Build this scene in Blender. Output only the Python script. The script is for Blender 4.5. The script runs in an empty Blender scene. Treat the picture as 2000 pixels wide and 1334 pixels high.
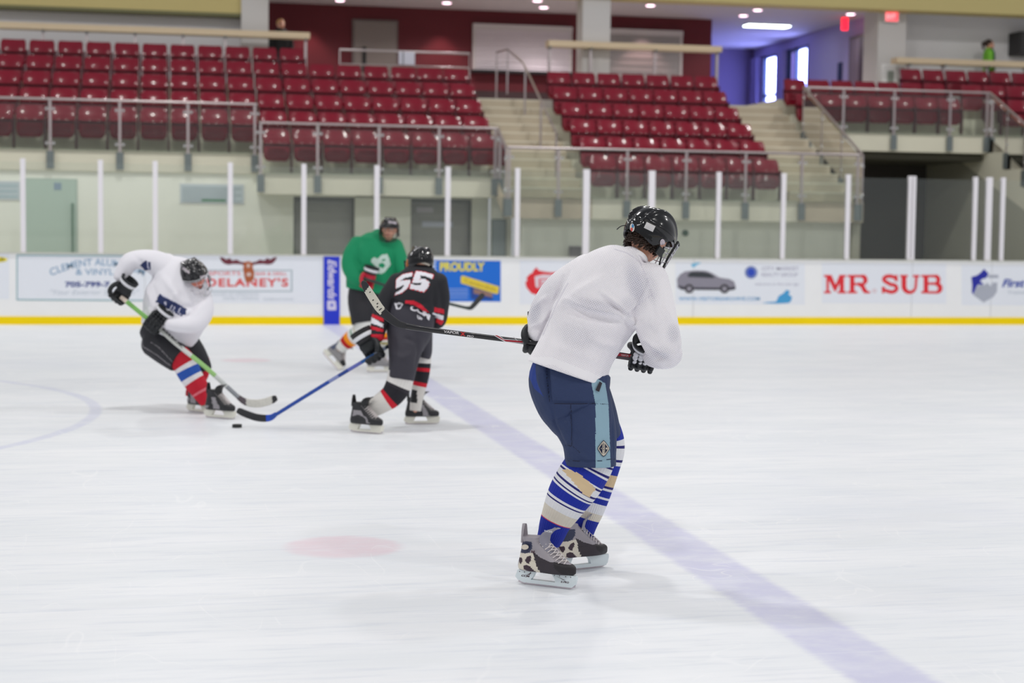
import bpy, bmesh, math, random
import numpy as np
from mathutils import Vector, Matrix
SC = bpy.context.scene
COL = SC.collection
random.seed(7); RNG = np.random.default_rng(7)
PI = math.pi

# ---------------------------------------------------------------- camera
FPX, CAMH, YH = 3250.0, 1.62, 440.0
TH = math.atan(674/FPX); RO = math.radians(.71); PT = math.atan((667-YH)/FPX)
def _v(*a): return np.array(a, float)
Fv = _v(math.sin(TH)*math.cos(PT), math.cos(TH)*math.cos(PT), -math.sin(PT))
_R0 = _v(math.cos(TH), -math.sin(TH), 0); _U0 = np.cross(_R0, Fv)
Rv = _R0*math.cos(RO)+_U0*math.sin(RO); Uv = -_R0*math.sin(RO)+_U0*math.cos(RO)
CP = _v(0, 0, CAMH)
cam = bpy.data.cameras.new('camera'); camo = bpy.data.objects.new('camera', cam); COL.objects.link(camo)
cam.sensor_width = 36; cam.lens = FPX*36/2000
camo.matrix_world = Matrix(((Rv[0], Uv[0], -Fv[0], 0), (Rv[1], Uv[1], -Fv[1], 0), (Rv[2], Uv[2], -Fv[2], CAMH), (0, 0, 0, 1)))
cam.clip_start = .1; cam.clip_end = 200
cam.dof.use_dof = True; cam.dof.focus_distance = 7.75; cam.dof.aperture_fstop = 2.3
SC.camera = camo
def ray(x, y): return Fv+Rv*(x-1000)/FPX-Uv*(y-667)/FPX
def onY(x, y, Y): d = ray(x, y); return CP+d*Y/d[1]
def onZ(x, y, z=0.): d = ray(x, y); return CP+d*(z-CAMH)/d[2]
def onX(x, y, X): d = ray(x, y); return CP+d*X/d[0]
def at(x, y, Z): return CP+ray(x, y)*Z          # point seen at a pixel, Z metres along the view axis
def depth(p): return float((np.array(p)-CP)@Fv)
def proj(P):
    V = np.asarray(P)-CP; z = V@Fv
    return 1000+FPX*(V@Rv)/z, 667-FPX*(V@Uv)/z, z

# ---------------------------------------------------------------- world, lights, exposure
W = bpy.data.worlds.new('world'); SC.world = W; W.use_nodes = True
W.node_tree.nodes['Background'].inputs[0].default_value = (.93, .95, 1.0, 1)
W.node_tree.nodes['Background'].inputs[1].default_value = .34
def area(name, loc, size, power, col=(1, 1, 1), shape='DISK', rot=(0, 0, 0), sy=None):
    l = bpy.data.lights.new(name, 'AREA'); l.shape = shape; l.size = size; l.energy = power; l.color = col
    if sy: l.size_y = sy
    o = bpy.data.objects.new(name, l); COL.objects.link(o); o.location = loc; o.rotation_euler = rot
    return o
for i, X in enumerate((-8, 0, 8, 16)):       # the arena's high-bay lamps, in rows under the roof
    for j, Y in enumerate((1, 12, 24.5)):
        area('arena_lamp', (X, Y, 9.5), .8, 205, (1, .985, .96))
def spot(loc, power, col=(1, .85, .8), ang=95, rot=(0, 0, 0)):
    l = bpy.data.lights.new('downlight_lamp', 'SPOT'); l.energy = power; l.color = col; l.spot_size = math.radians(ang); l.spot_blend = .5; l.shadow_soft_size = .06
    o = bpy.data.objects.new('downlight_lamp', l); COL.objects.link(o); o.location = loc; o.rotation_euler = rot; return o
SC.view_settings.view_transform = 'Standard'; SC.view_settings.look = 'None'
SC.view_settings.exposure = 0.22; SC.view_settings.gamma = 1; SC.view_settings.use_curve_mapping = False

# ---------------------------------------------------------------- materials
def lin(c):
    return tuple(((v/255)/12.92 if v/255 <= .04045 else ((v/255+.055)/1.055)**2.4) for v in c)+(1,)
MATS = {}
def mat(name, col, rough=.5, metal=0, noise=0, nscale=8, bump=0, bscale=30, coat=0, spec=.5, emit=None, estr=1, sheen=0):
    if name in MATS: return MATS[name]
    m = bpy.data.materials.new(name); m.use_nodes = True; nt = m.node_tree; b = nt.nodes['Principled BSDF']
    b.inputs['Base Color'].default_value = lin(col); b.inputs['Roughness'].default_value = rough; b.inputs['Metallic'].default_value = metal
    b.inputs['Coat Weight'].default_value = coat; b.inputs['Coat Roughness'].default_value = .08; b.inputs['Specular IOR Level'].default_value = spec
    b.inputs['Sheen Weight'].default_value = sheen
    tc = nt.nodes.new('ShaderNodeTexCoord')
    if noise:
        n = nt.nodes.new('ShaderNodeTexNoise'); n.inputs['Scale'].default_value = nscale; n.inputs['Detail'].default_value = 5
        nt.links.new(tc.outputs['Object'], n.inputs['Vector'])
        mx = nt.nodes.new('ShaderNodeMix'); mx.data_type = 'RGBA'
        c = lin(col); mx.inputs['A'].default_value = tuple(v*(1-noise) for v in c[:3])+(1,); mx.inputs['B'].default_value = tuple(min(1, v*(1+noise)) for v in c[:3])+(1,)
        nt.links.new(n.outputs['Fac'], mx.inputs['Factor']); nt.links.new(mx.outputs['Result'], b.inputs['Base Color'])
    if bump:
        n = nt.nodes.new('ShaderNodeTexNoise'); n.inputs['Scale'].default_value = bscale; n.inputs['Detail'].default_value = 4
        nt.links.new(tc.outputs['Object'], n.inputs['Vector'])
        bp = nt.nodes.new('ShaderNodeBump'); bp.inputs['Strength'].default_value = bump; bp.inputs['Distance'].default_value = .01
        nt.links.new(n.outputs['Fac'], bp.inputs['Height']); nt.links.new(bp.outputs['Normal'], b.inputs['Normal'])
    if emit:
        b.inputs['Emission Color'].default_value = lin(emit); b.inputs['Emission Strength'].default_value = estr
    MATS[name] = m; return m
def glassmat(name, tint, refl=1.0, rough=.02, haze=0):
    m = bpy.data.materials.new(name); m.use_nodes = True; nt = m.node_tree; nt.nodes.clear()
    o = nt.nodes.new('ShaderNodeOutputMaterial'); t = nt.nodes.new('ShaderNodeBsdfTransparent'); g = nt.nodes.new('ShaderNodeBsdfGlossy')
    t.inputs[0].default_value = tint+(1,); g.inputs['Roughness'].default_value = rough
    fr = nt.nodes.new('ShaderNodeFresnel'); fr.inputs['IOR'].default_value = 1.4
    mx = nt.nodes.new('ShaderNodeMixShader'); nt.links.new(fr.outputs[0], mx.inputs[0]); nt.links.new(t.outputs[0], mx.inputs[1]); nt.links.new(g.outputs[0], mx.inputs[2])
    last = mx
    if haze:
        d = nt.nodes.new('ShaderNodeBsdfDiffuse'); d.inputs[0].default_value = (.75, .8, .78, 1)
        m2 = nt.nodes.new('ShaderNodeMixShader'); m2.inputs[0].default_value = haze
        nt.links.new(mx.outputs[0], m2.inputs[1]); nt.links.new(d.outputs[0], m2.inputs[2]); last = m2
    nt.links.new(last.outputs[0], o.inputs[0]); MATS[name] = m; return m

# ---------------------------------------------------------------- mesh builder
class MB:
    def __init__(s): s.v = []; s.f = []; s.m = []; s.uv = []
    def add(s, vs, fs, mi=0, uvs=None):
        k = len(s.v); s.v += [tuple(map(float, p)) for p in vs]; s.f += [tuple(i+k for i in f) for f in fs]; s.m += [mi]*len(fs) if not isinstance(mi, list) else mi
        s.uv += uvs if uvs else [(0, 0)]*len(vs)
        return s
    def box(s, x0, x1, y0, y1, z0, z1, mi=0, M=None):
        vs = [(x, y, z) for x in (x0, x1) for y in (y0, y1) for z in (z0, z1)]
        if M is not None: vs = [M@Vector(p) for p in vs]
        return s.add(vs, [(0, 1, 3, 2), (4, 6, 7, 5), (0, 4, 5, 1), (2, 3, 7, 6), (0, 2, 6, 4), (1, 5, 7, 3)], mi)
    def prism(s, poly, fn, mi=0):
        # poly: 2D outline, fn(u,v,t) -> 3D at t=0 / t=1
        n = len(poly); vs = [fn(u, v, 0) for u, v in poly]+[fn(u, v, 1) for u, v in poly]
        fs = [tuple(range(n))[::-1], tuple(range(n, 2*n))]+[(i, (i+1) % n, n+(i+1) % n, n+i) for i in range(n)]
        return s.add(vs, fs, mi)
    def flat(s, poly, fn, mi=0):
        o = -len(s.f)*1.5e-5
        return s.add([fn(u, v)+_v(0, o, 0) for u, v in poly], [tuple(range(len(poly)))], mi)
    def loft(s, rings, closed=True, cap=True, mi=0, v=None):
        n = len(rings[0]); k0 = []; vs = []; uv = []
        for i, r in enumerate(rings):
            vs += list(r); vv = v[i] if v is not None else i/(len(rings)-1); uv += [(j/n, vv) for j in range(n)]
        fs = [(i*n+j, i*n+(j+1) % n, (i+1)*n+(j+1) % n, (i+1)*n+j) for i in range(len(rings)-1) for j in range(n if closed else n-1)]
        if cap: fs += [tuple(range(n))[::-1], tuple((len(rings)-1)*n+j for j in range(n))]
        return s.add(vs, fs, mi, uv)
    def tube(s, pts, r, n=8, mi=0, cap=True):
        pts = [np.array(p, float) for p in pts]; R = r if isinstance(r, (list, tuple)) else [r]*len(pts)
        rings = []; e = None
        for i, p in enumerate(pts):
            t = pts[min(i+1, len(pts)-1)]-pts[max(i-1, 0)]; t = t/(np.linalg.norm(t)+1e-9)
            if e is None: e = np.cross(t, (0, 0, 1.) if abs(t[2]) < .9 else (0, 1., 0))
            e = e-t*(e@t); e = e/(np.linalg.norm(e)+1e-9); f = np.cross(t, e)
            rings.append([p+R[i]*(e*math.cos(a)+f*math.sin(a)) for a in np.linspace(0, 2*PI, n, endpoint=False)])
        return s.loft(rings, cap=cap, mi=mi)
    def cyl(s, p0, p1, r, n=16, mi=0): return s.tube([p0, p1], r, n, mi)
    def ball(s, c, rx, ry, rz, M=None, nu=20, nv=12, mi=0):
        rings = []
        for i in range(nv+1):
            a = -PI/2+PI*i/nv; a = max(min(a, PI/2-1e-3), -PI/2+1e-3)
            ring = []
            for j in range(nu):
                b = 2*PI*j/nu; q = Vector((rx*math.cos(a)*math.cos(b), ry*math.cos(a)*math.sin(b), rz*math.sin(a)))
                if M is not None: q = M@q
                ring.append(q+Vector(c))
            rings.append(ring)
        return s.loft(rings, mi=mi)
    def build(s, name, mats, parent=None, smooth=None, loc=None):
        me = bpy.data.meshes.new(name)
        L = Vector((0, 0, 0))
        if parent is not None:
            p = parent
            while p is not None: L += p.location; p = p.parent
        if loc is not None: L = Vector(loc)
        me.from_pydata([tuple(Vector(q)-L) for q in s.v], [], s.f)
        ms = mats if isinstance(mats, (list, tuple)) else [mats]
        for m in ms: me.materials.append(m)
        for p, i in zip(me.polygons, s.m): p.material_index = i
        if any(u != (0, 0) for u in s.uv[:4000]):
            ul = me.uv_layers.new(name='UVMap')
            li = np.zeros(len(me.loops), int); me.loops.foreach_get('vertex_index', li)
            A = np.array(s.uv)[li]; ul.data.foreach_set('uv', A.ravel())
        if smooth is not None:
            bm = bmesh.new(); bm.from_mesh(me); bmesh.ops.recalc_face_normals(bm, faces=bm.faces); bm.to_mesh(me); bm.free()
            me.polygons.foreach_set('use_smooth', [True]*len(me.polygons)); me.set_sharp_from_angle(angle=math.radians(smooth))
        me.update()
        o = bpy.data.objects.new(name, me); COL.objects.link(o)
        if parent is not None: o.parent = parent
        if loc is not None and parent is None: o.location = loc
        return o
def tag(o, label=None, cat=None, group=None, kind=None):
    if label: o['label'] = label
    if cat: o['category'] = cat
    if group: o['group'] = group
    if kind: o['kind'] = kind
    return o
def thing(name, label, cat, loc=(0, 0, 0), group=None):
    o = bpy.data.objects.new(name, None); COL.objects.link(o); o.location = loc; o.empty_display_size = .1
    return tag(o, label, cat, group)
def struct(name, mb, m, smooth=None): return tag(mb.build(name, m, smooth=smooth), kind='structure')
def copy_tree(o, parent=None):
    c = o.copy(); COL.objects.link(c); c.parent = parent
    for ch in list(o.children): copy_tree(ch, c)
    return c
ORD = ['first', 'second', 'third', 'fourth', 'fifth', 'sixth', 'seventh', 'eighth', 'ninth', 'tenth', 'eleventh', 'twelfth', 'thirteenth', 'fourteenth', 'fifteenth', 'sixteenth', 'seventeenth', 'eighteenth', 'nineteenth', 'twentieth', 'twenty-first', 'twenty-second']

M_white = mat('board_white', (246, 246, 246), .35, noise=.03, nscale=3)
M_board2 = mat('sticker_white', (236, 239, 246), .35)
M_yel = mat('kick_yellow', (252, 218, 0), .6, noise=.05, nscale=2, spec=.2)
M_conc = mat('concrete_beige', (190, 186, 168), .85, noise=.08, nscale=1.5, bump=.1)
M_fasc = mat('fascia_concrete', (220, 216, 196), .8, noise=.06, nscale=1.2)
M_wall = mat('block_wall_cream', (244, 245, 232), .7, noise=.04, nscale=1)
M_step = mat('step_concrete', (192, 180, 158), .85, noise=.1, nscale=2)
M_stepw = mat('step_edge', (218, 210, 190), .85, noise=.06, nscale=2)
M_maroon = mat('maroon_wall', (98, 17, 30), .6, noise=.06, nscale=1)
M_grey = mat('grey_wall', (208, 205, 203), .8, noise=.03, nscale=1)
M_olive = mat('olive_bulkhead', (204, 188, 128), .8, noise=.05, nscale=1)
M_oliveD = mat('bulkhead_edge', (120, 118, 84), .8)
M_steel = mat('brushed_steel', (190, 180, 180), .35, metal=.85)
M_brkt = mat('bracket_grey', (120, 128, 128), .5, metal=.4)
M_clamp = mat('polished_clamp', (235, 232, 228), .12, metal=1)
M_seat = mat('seat_maroon', (126, 10, 36), .3, noise=.12, nscale=3, coat=.4, spec=.2)
M_seatd = mat('seat_bracket', (84, 20, 34), .5)
M_ledge = mat('ledge_wood', (222, 200, 166), .5, noise=.04, nscale=4)
M_post = mat('stanchion_white', (238, 234, 238), .35)
M_shut = mat('roller_door_grey', (160, 160, 156), .5, noise=.04, nscale=2)
M_dark = mat('dark_void', (42, 40, 40), .8)
M_black = mat('black_plastic', (18, 20, 22), .4)
G_rink = glassmat('rink_glass', (.97, .985, .975), haze=.03)
G_rail = glassmat('rail_glass', (.935, .965, .945), haze=.015)
# ================================================================ ICE
def ice_material():
    m = bpy.data.materials.new('rink_ice'); m.use_nodes = True; nt = m.node_tree; N = nt.nodes; Lk = nt.links; b = N['Principled BSDF']
    tc = N.new('ShaderNodeTexCoord'); sep = N.new('ShaderNodeSeparateXYZ'); Lk.new(tc.outputs['Object'], sep.inputs[0])
    def math_(op, a, c=None, clamp=False):
        n = N.new('ShaderNodeMath'); n.operation = op; n.use_clamp = clamp
        for i, q in enumerate((a, c)):
            if q is None: continue
            if isinstance(q, (int, float)): n.inputs[i].default_value = q
            else: Lk.new(q, n.inputs[i])
        return n.outputs[0]
    def noise(scale, vec=(1, 1, 1), det=4, rot=0, rough=.5):
        mp = N.new('ShaderNodeMapping'); mp.inputs['Scale'].default_value = vec; mp.inputs['Rotation'].default_value = (0, 0, rot); Lk.new(tc.outputs['Object'], mp.inputs[0])
        n = N.new('ShaderNodeTexNoise'); n.inputs['Scale'].default_value = scale; n.inputs['Detail'].default_value = det; n.inputs['Roughness'].default_value = rough
        Lk.new(mp.outputs[0], n.inputs['Vector']); return n.outputs['Fac']
    X, Y = sep.outputs[0], sep.outputs[1]
    def ss(val, e0, e1):
        n = N.new('ShaderNodeMapRange'); n.interpolation_type = 'SMOOTHSTEP'; n.inputs['From Min'].default_value = e0; n.inputs['From Max'].default_value = e1; Lk.new(val, n.inputs['Value']); return n.outputs[0]
    wob = math_('MULTIPLY', math_('SUBTRACT', noise(9, (1, 2, 1)), .5), .05)
    def mix(fac, A, B):
        n = N.new('ShaderNodeMix'); n.data_type = 'RGBA'; Lk.new(fac, n.inputs['Factor'])
        for k, q in (('A', A), ('B', B)):
            if isinstance(q, tuple): n.inputs[k].default_value = q
            else: Lk.new(q, n.inputs[k])
        return n.outputs['Result']
    n1 = noise(1.1, (.5, 2.2, 1), 6, .15, .6); n2 = noise(5, (.35, 3, 1), 5, -.1, .65)
    base = mix(ss(n1, .3, .75), lin((233, 236, 240)), lin((243, 244, 247)))
    base = mix(math_('MULTIPLY', ss(n2, .46, .74), .75), base, lin((217, 221, 229)))
    patch = noise(.35, (1, 1, 1), 3)
    base = mix(math_('MULTIPLY', ss(patch, .52, .72), .35), base, lin((220, 224, 234)))
    wear = math_('ADD', math_('MULTIPLY', ss(noise(4, (1, 1.5, 1), 6, .4, .65), .25, .65), .5), .5)
    # blue line across the rink
    dx = math_('ABSOLUTE', math_('ADD', math_('SUBTRACT', X, 2.56), wob))
    line = math_('MULTIPLY', math_('SUBTRACT', 1, ss(dx, .12, .185)), wear)
    base = mix(math_('MULTIPLY', line, .92), base, lin((206, 206, 231)))
    def disc(cx, cy, r0, r1):
        a = math_('SUBTRACT', X, cx); c = math_('SUBTRACT', Y, cy)
        d = math_('ADD', math_('SQRT', math_('ADD', math_('MULTIPLY', a, a), math_('MULTIPLY', c, c))), wob)
        return math_('SUBTRACT', 1, ss(d, r0, r1)), d
    for cx, cy in ((.86, 8.26), (.9, 19.7)):
        f, d = disc(cx, cy, .24, .33)
        base = mix(math_('MULTIPLY', math_('MULTIPLY', f, wear), .75), base, lin((232, 208, 217)))
    f, d = disc(-5.1, 14.4, 1, 2)
    ring = math_('SUBTRACT', 1, ss(math_('ABSOLUTE', math_('SUBTRACT', d, 4.5)), .03, .07))
    base = mix(math_('MULTIPLY', math_('MULTIPLY', ring, wear), .7), base, lin((208, 211, 232)))
    f, d = disc(-2.35, 14.0, .35, .75)                     # worn red mark inside the centre circle
    base = mix(math_('MULTIPLY', math_('MULTIPLY', f, wear), .5), base, lin((226, 190, 200)))
    f, d = disc(-.9, 16.9, .3, 1.0)
    base = mix(math_('MULTIPLY', math_('MULTIPLY', f, ss(n2, .35, .7)), .6), base, lin((205, 208, 216)))
    # skate scratches
    sc = None
    for s_, v_, r_ in ((1.3, (1, .35, 1), .5), (1.7, (.3, 1, 1), -.35), (2.3, (1, .25, 1), -1.1)):
        q = noise(s_, v_, 2, r_, .3); l = math_('SUBTRACT', 1, ss(math_('ABSOLUTE', math_('SUBTRACT', q, .5)), 0, .0035))
        sc = l if sc is None else math_('MAXIMUM', sc, l)
    sc = math_('MULTIPLY', sc, ss(noise(2.5), .45, .6))
    base = mix(math_('MULTIPLY', sc, .35), base, lin((252, 252, 253)))
    Lk.new(base, b.inputs['Base Color'])
    rr = math_('ADD', math_('MULTIPLY', n2, .25), .3); Lk.new(rr, b.inputs['Roughness'])
    b.inputs['Specular IOR Level'].default_value = .35
    bp = N.new('ShaderNodeBump'); bp.inputs['Strength'].default_value = .25; bp.inputs['Distance'].default_value = .003
    Lk.new(math_('ADD', n2, math_('MULTIPLY', sc, .3)), bp.inputs['Height']); Lk.new(bp.outputs['Normal'], b.inputs['Normal'])
    return m
b = MB(); b.box(-14, 24, -1.2, 26.7, -.3, 0); struct('floor_ice', b, ice_material())
b = MB(); b.box(-14, 30, 26.7, 46, -.35, -.02); struct('floor_walkway', b, M_conc)

# ================================================================ BOARDS AND RINK GLASS
YB = 26.6
dash = thing('dasher_boards', 'long white rink boards with a yellow strip along the ice', 'rink boards', (5, YB, 0))
b = MB(); b.box(-9, 22, YB, YB+.12, 0, 1.09)
b.build('board_face', M_white, dash)
b = MB(); b.box(-9, 22, YB-.012, YB, 0, .125); b.build('kick_plate', M_yel, dash)
b = MB(); b.box(-9, 22, YB-.02, YB+.16, 1.09, 1.112); b.build('cap_rail', mat('cap_grey', (205, 205, 196), .4), dash)
b = MB()
for X in (8.6, 12.52, 14.0, -.35): b.box(X-.004, X+.004, YB-.002, YB+.001, .125, 1.09)
b.build('panel_joint', mat('joint_grey', (190, 190, 192), .5), dash)
near = thing('near_boards', 'white rink boards behind the camera side bench', 'rink boards', (5, -1.2, 0))
b = MB(); b.box(-12, 22, -1.35, -1.2, 0, 1.08); b.build('board_face', M_white, near)
b = MB(); b.box(-12, 22, -1.2, -1.188, 0, .2); b.build('kick_plate', M_yel, near)

PX = [-2.172, -1.015, -.187, .968, 2.12, 3.284, 4.436, 5.583, 6.741, 7.858, 9.02, 10.166, 11.323, 12.489, 13.665, 13.924, 14.184]
PW = [.075, .075, .075, .075, .075, .08, .08, .075, .105, .105, .075, .075, .075, .13, .07, .105, .07]
near_txt = ['left of the arched letter advert', 'above the arched letter advert left half', 'above the white jersey skater', 'above the moose head advert', 'left of the upright blue banner', 'behind the green jersey skater',
            'above the blue and yellow advert', 'left of the red cog advert', 'left of the foreground player', 'directly behind the foreground helmet', 'above the grey car advert', 'right of the grey car advert', 'over the left part of the red slab letter advert',
            'double post in front of the dark tunnel', 'thin, first of the tight trio at right', 'thick middle one of the tight trio', 'thin, last of the tight trio at right']
for i, (x, w) in enumerate(zip(PX, PW)):
    t = thing('glass_stanchion', 'white upright glass post '+near_txt[i], 'post', (x, YB+.05, 1.112), 'rink glass posts')
    b = MB()
    if i == 13:
        b.box(x-w/2, x-.01, YB+.015, YB+.085, 1.112, 2.545); b.box(x+.01, x+w/2, YB+.015, YB+.085, 1.112, 2.545)
    else: b.box(x-w/2, x+w/2, YB+.015, YB+.085, 1.112, 2.55)
    b.build('post', M_post, t)
    b = MB(); b.box(x-w/2-.0, x+w/2+.0, YB+.005, YB+.1, 1.112, 1.132); b.build('foot_plate', M_post, t)
ends = [-3.33]+PX+[15.4]; EW = [.075]+PW+[.075]
k = 0
for i in range(len(ends)-1):
    x0, x1 = ends[i]+EW[i]/2+.002, ends[i+1]-EW[i+1]/2-.002
    b = MB(); b.box(x0, x1, YB+.044, YB+.056, 1.114, 2.5)
    o = b.build('rink_glass_panel', G_rink)
    tag(o, 'clear rink glass pane, %s along the boards counted from the left edge' % ORD[k], 'glass pane', 'rink glass panes'); k += 1

# ================================================================ STANDS
TR, RISE = .72, .35
def YS(r): return 29.3+TR*(r-2)          # seat-back plane of row r
def tread(r): return 2.10+RISE*r
def YF(r): return YS(r)-.40              # front edge of tread r
M_under = mat('under_shadow_concrete', (150, 150, 138), .85, noise=.05)
def tier(name, x0, x1, r0, r1, back=33.0, fasc=True):
    pts = [(YF(r0), tread(r0)-.36), (YF(r0), tread(r0))]
    for r in range(r0+1, r1+1): pts += [(YF(r), tread(r-1)), (YF(r), tread(r))]
    pts += [(back, tread(r1)), (back, tread(r1)-.36), (YF(r0)+.6, tread(r0)-.36)]
    b = MB(); b.prism(pts, lambda u, v, t: (x0+(x1-x0)*t, u, v)); return struct(name, b, M_fasc)
tier('floor_tier_left', -6, 1.50, 2, 6); tier('floor_tier_middle', 1.505, 5.53, 1, 5, 36)
tier('floor_tier_centre', 7.05, 10.75, 0, 5, 36); tier('floor_tier_portal', 11.97, 15.78, 4, 6, 33.6); tier('floor_tier_right', 15.785, 21, 0, 6, 33.6)
def stair(name, x0, x1, r0, r1):
    b = MB(); n = 2*(r1-r0)+2
    y, z = YF(r0), tread(r0)
    pts = [(y, z-.36), (y, z)]
    for i in range(n-1):
        y += TR/2 if i else .45; pts += [(y, z), (y, z+RISE/2)]; z += RISE/2
    pts += [(36, z), (36, z-.3), (y, z-.3)]
    b.prism(pts, lambda u, v, t: (x0+(x1-x0)*t, u, v)); o = struct(name, b, M_step)
    e = MB(); y, z = YF(r0)+.45, tread(r0)
    for i in range(n-1):
        e.box(x0+.02, x1-.02, y-.004, y+.05, z+RISE/2-.03, z+RISE/2+.003); y += TR/2; z += RISE/2
    o2 = e.build('step_nosing', M_stepw, o); return o
stair('floor_stair_centre', 5.535, 7.045, 0, 5); stair('floor_stair_right', 10.755, 11.965, 0, 5)
# walls under the stands
b = MB(); b.box(-6, 2.13, 28.95, 29.1, 0, 2.46); b.box(3.19, 4.17, 28.95, 29.1, 0, 2.1); b.box(5.26, 5.55, 28.95, 29.1, 0, 2.1); b.box(2.13, 5.26, 28.95, 29.1, 2.07, 2.16)
struct('wall_under_stand_left', b, M_wall)
b = MB(); b.box(5.9, 11.95, 27.75, 27.9, 0, 1.75); b.box(5.55, 5.9, 28.6, 28.75, 0, 2.1); struct('wall_under_stand_centre', b, M_wall)
b = MB(); b.box(15.8, 21, 27.6, 27.75, 0, 1.76); struct('wall_under_stand_right', b, M_wall)
b = MB(); b.box(11.82, 11.96, 27.55, 34, 0, 1.9)
pts = [(27.5, 0), (27.5, 2.1)]
for r in range(1, 5): pts += [(YF(r), tread(r-1)), (YF(r), tread(r))]
pts += [(33, tread(4)), (33, 0)]
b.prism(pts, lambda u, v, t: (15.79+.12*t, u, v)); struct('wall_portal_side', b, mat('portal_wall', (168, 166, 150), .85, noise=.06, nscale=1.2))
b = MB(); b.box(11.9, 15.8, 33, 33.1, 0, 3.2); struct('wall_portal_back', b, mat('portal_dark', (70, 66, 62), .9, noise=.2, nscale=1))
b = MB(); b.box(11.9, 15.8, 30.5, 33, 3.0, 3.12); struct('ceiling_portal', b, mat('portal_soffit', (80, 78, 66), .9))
t = thing('tunnel_door', 'dark double door at the back of the tunnel under the right stand', 'door', (13, 32.9, 0))
b = MB(); b.box(12.3, 13.2, 32.85, 32.98, 0, 2.4); b.build('door_leaf', mat('tunnel_door_dark', (44, 48, 54), .5), t)
b = MB(); b.box(13.24, 14.14, 32.85, 32.98, 0, 2.4); b.build('door_leaf', MATS['tunnel_door_dark'], t)
b = MB(); b.cyl((13.1, 32.8, 1.0), (13.1, 32.8, 1.5), .02, 8); b.cyl((13.34, 32.8, 1.0), (13.34, 32.8, 1.5), .02, 8); b.build('handle', M_steel, t)
# roller doors under the middle stand
def lab(t, x): return t
for i, (x0, x1, lb) in enumerate(((2.13, 3.19, 'grey roller door under the stand between the moose advert and the green jersey skater'), (4.17, 5.26, 'grey roller door under the stand above the blue and yellow advert'))):
    t = thing('roller_door', lb, 'door', ((x0+x1)/2, 29.2, 0), 'grey roller doors')
    b = MB()
    for q in range(20): b.box(x0, x1, 29.2+(.002 if q % 2 else 0), 29.24, q*.104, (q+1)*.104-.001)
    b.build('curtain', M_shut, t)
    b = MB(); b.box(x0, x0+.03, 29.06, 29.2, 0, 2.07); b.box(x1-.03, x1, 29.06, 29.2, 0, 2.07); b.box(x0, x1, 29.06, 29.2, 2.0, 2.07); b.build('door_frame', mat('door_frame_grey', (96, 98, 96), .5), t)
    if i:
        b = MB(); b.box(4.30, 4.60, 29.17, 29.198, 1.82, 1.92); b.build('small_sign', mat('sign_lilac', (196, 190, 200), .5), t)
        b = MB(); b.box(4.40, 4.95, 29.17, 29.198, 1.57, 1.67); b.build('notice_strip', mat('sign_pale_blue', (196, 200, 216), .5), t)
# small features on the walls under the stands
def wallbox(name, label, cat, px, Y, m, th=.02, frame=None, extra=None):
    x0, y0, x1, y1 = px; A = onY(x0, y0, Y); B = onY(x1, y1, Y)
    t = thing(name, label, cat, ((A[0]+B[0])/2, Y, B[2]))
    if frame:
        b = MB(); b.box(A[0]-.02, B[0]+.02, Y-th*.8, Y, B[2]-.02, A[2]+.02); b.build('frame', frame, t)
    b = MB(); b.box(A[0], B[0], Y-th, Y, B[2], A[2]); b.build('panel', m, t)
    return t, A, B
M_teal = mat('teal_print', (150, 186, 192), .5)
t, A, B = wallbox('wall_sign', 'pale blue framed sign with grey lines on cream wall left of roller doors', 'sign', (353, 360, 475, 397), 28.95, mat('sign_ice_blue', (196, 208, 212), .4), frame=mat('frame_white', (222, 224, 222), .4))
b = MB()
for q in range(5): z = A[2]-.06-.055*q; b.box(A[0]+.03, B[0]-.03-.1*(q % 2), 28.927, 28.93, z-.012, z)
b.build('printed_lines', mat('print_grey', (128, 140, 146), .5), t)
b = MB(); b.box(A[0]+.35, A[0]+.75, 28.926, 28.93, B[2]+.02, B[2]+.06); b.build('green_mark', mat('print_green', (96, 146, 110), .5), t)
t, A, B = wallbox('wall_sign', 'pale blue sign on cream wall at far left edge above yellow ellipse advert', 'sign', (-60, 354, 38, 389), 28.95, MATS['sign_ice_blue'], frame=MATS['frame_white'])
b = MB()
for q in range(3): z = A[2]-.06-.09*q; b.box(A[0]+.03, B[0]-.03, 28.927, 28.93, z-.012, z)
b.build('printed_lines', M_teal, t)
t, A, B = wallbox('glazed_door', 'pale green glazed door in the cream wall above the arched letter advert', 'door', (48, 350, 150, 560), 28.95, mat('pale_green_glazing', (188, 206, 192), .15), frame=mat('door_trim_green', (176, 190, 178), .4))
b = MB(); b.cyl((B[0]-.06, 28.9, 1.0), (B[0]-.06, 28.9, 1.9), .018, 8); b.build('pull_handle', mat('handle_green', (96, 128, 108), .4), t)
b = MB(); b.box(B[0]-.36, B[0]-.24, 28.925, 28.93, A[2]-.17, A[2]-.05); b.build('notice', mat('notice_blue', (140, 160, 176), .5), t)
wallbox('wall_box', 'small dark square box low on the wall left of the foreground player', 'box', (1111, 481, 1133, 520), 27.75, mat('box_brown_grey', (104, 100, 104), .6), .08)
t, A, B = wallbox('side_door', 'narrow blue grey door at the foot of the centre stairs', 'door', (962, 430, 985, 560), 28.59, mat('door_blue_grey', (148, 160, 164), .3), frame=mat('door_green_trim', (104, 122, 112), .5))
p = onY(1338, 455, 27.75); b = MB(); b.cyl(p, p+_v(0, -.03, 0), .055, 20); tag(b.build('vent_cap', mat('knob_green', (60, 92, 78), .5)), 'small round dark green cap on the wall right of the foreground helmet', 'cap')

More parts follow.
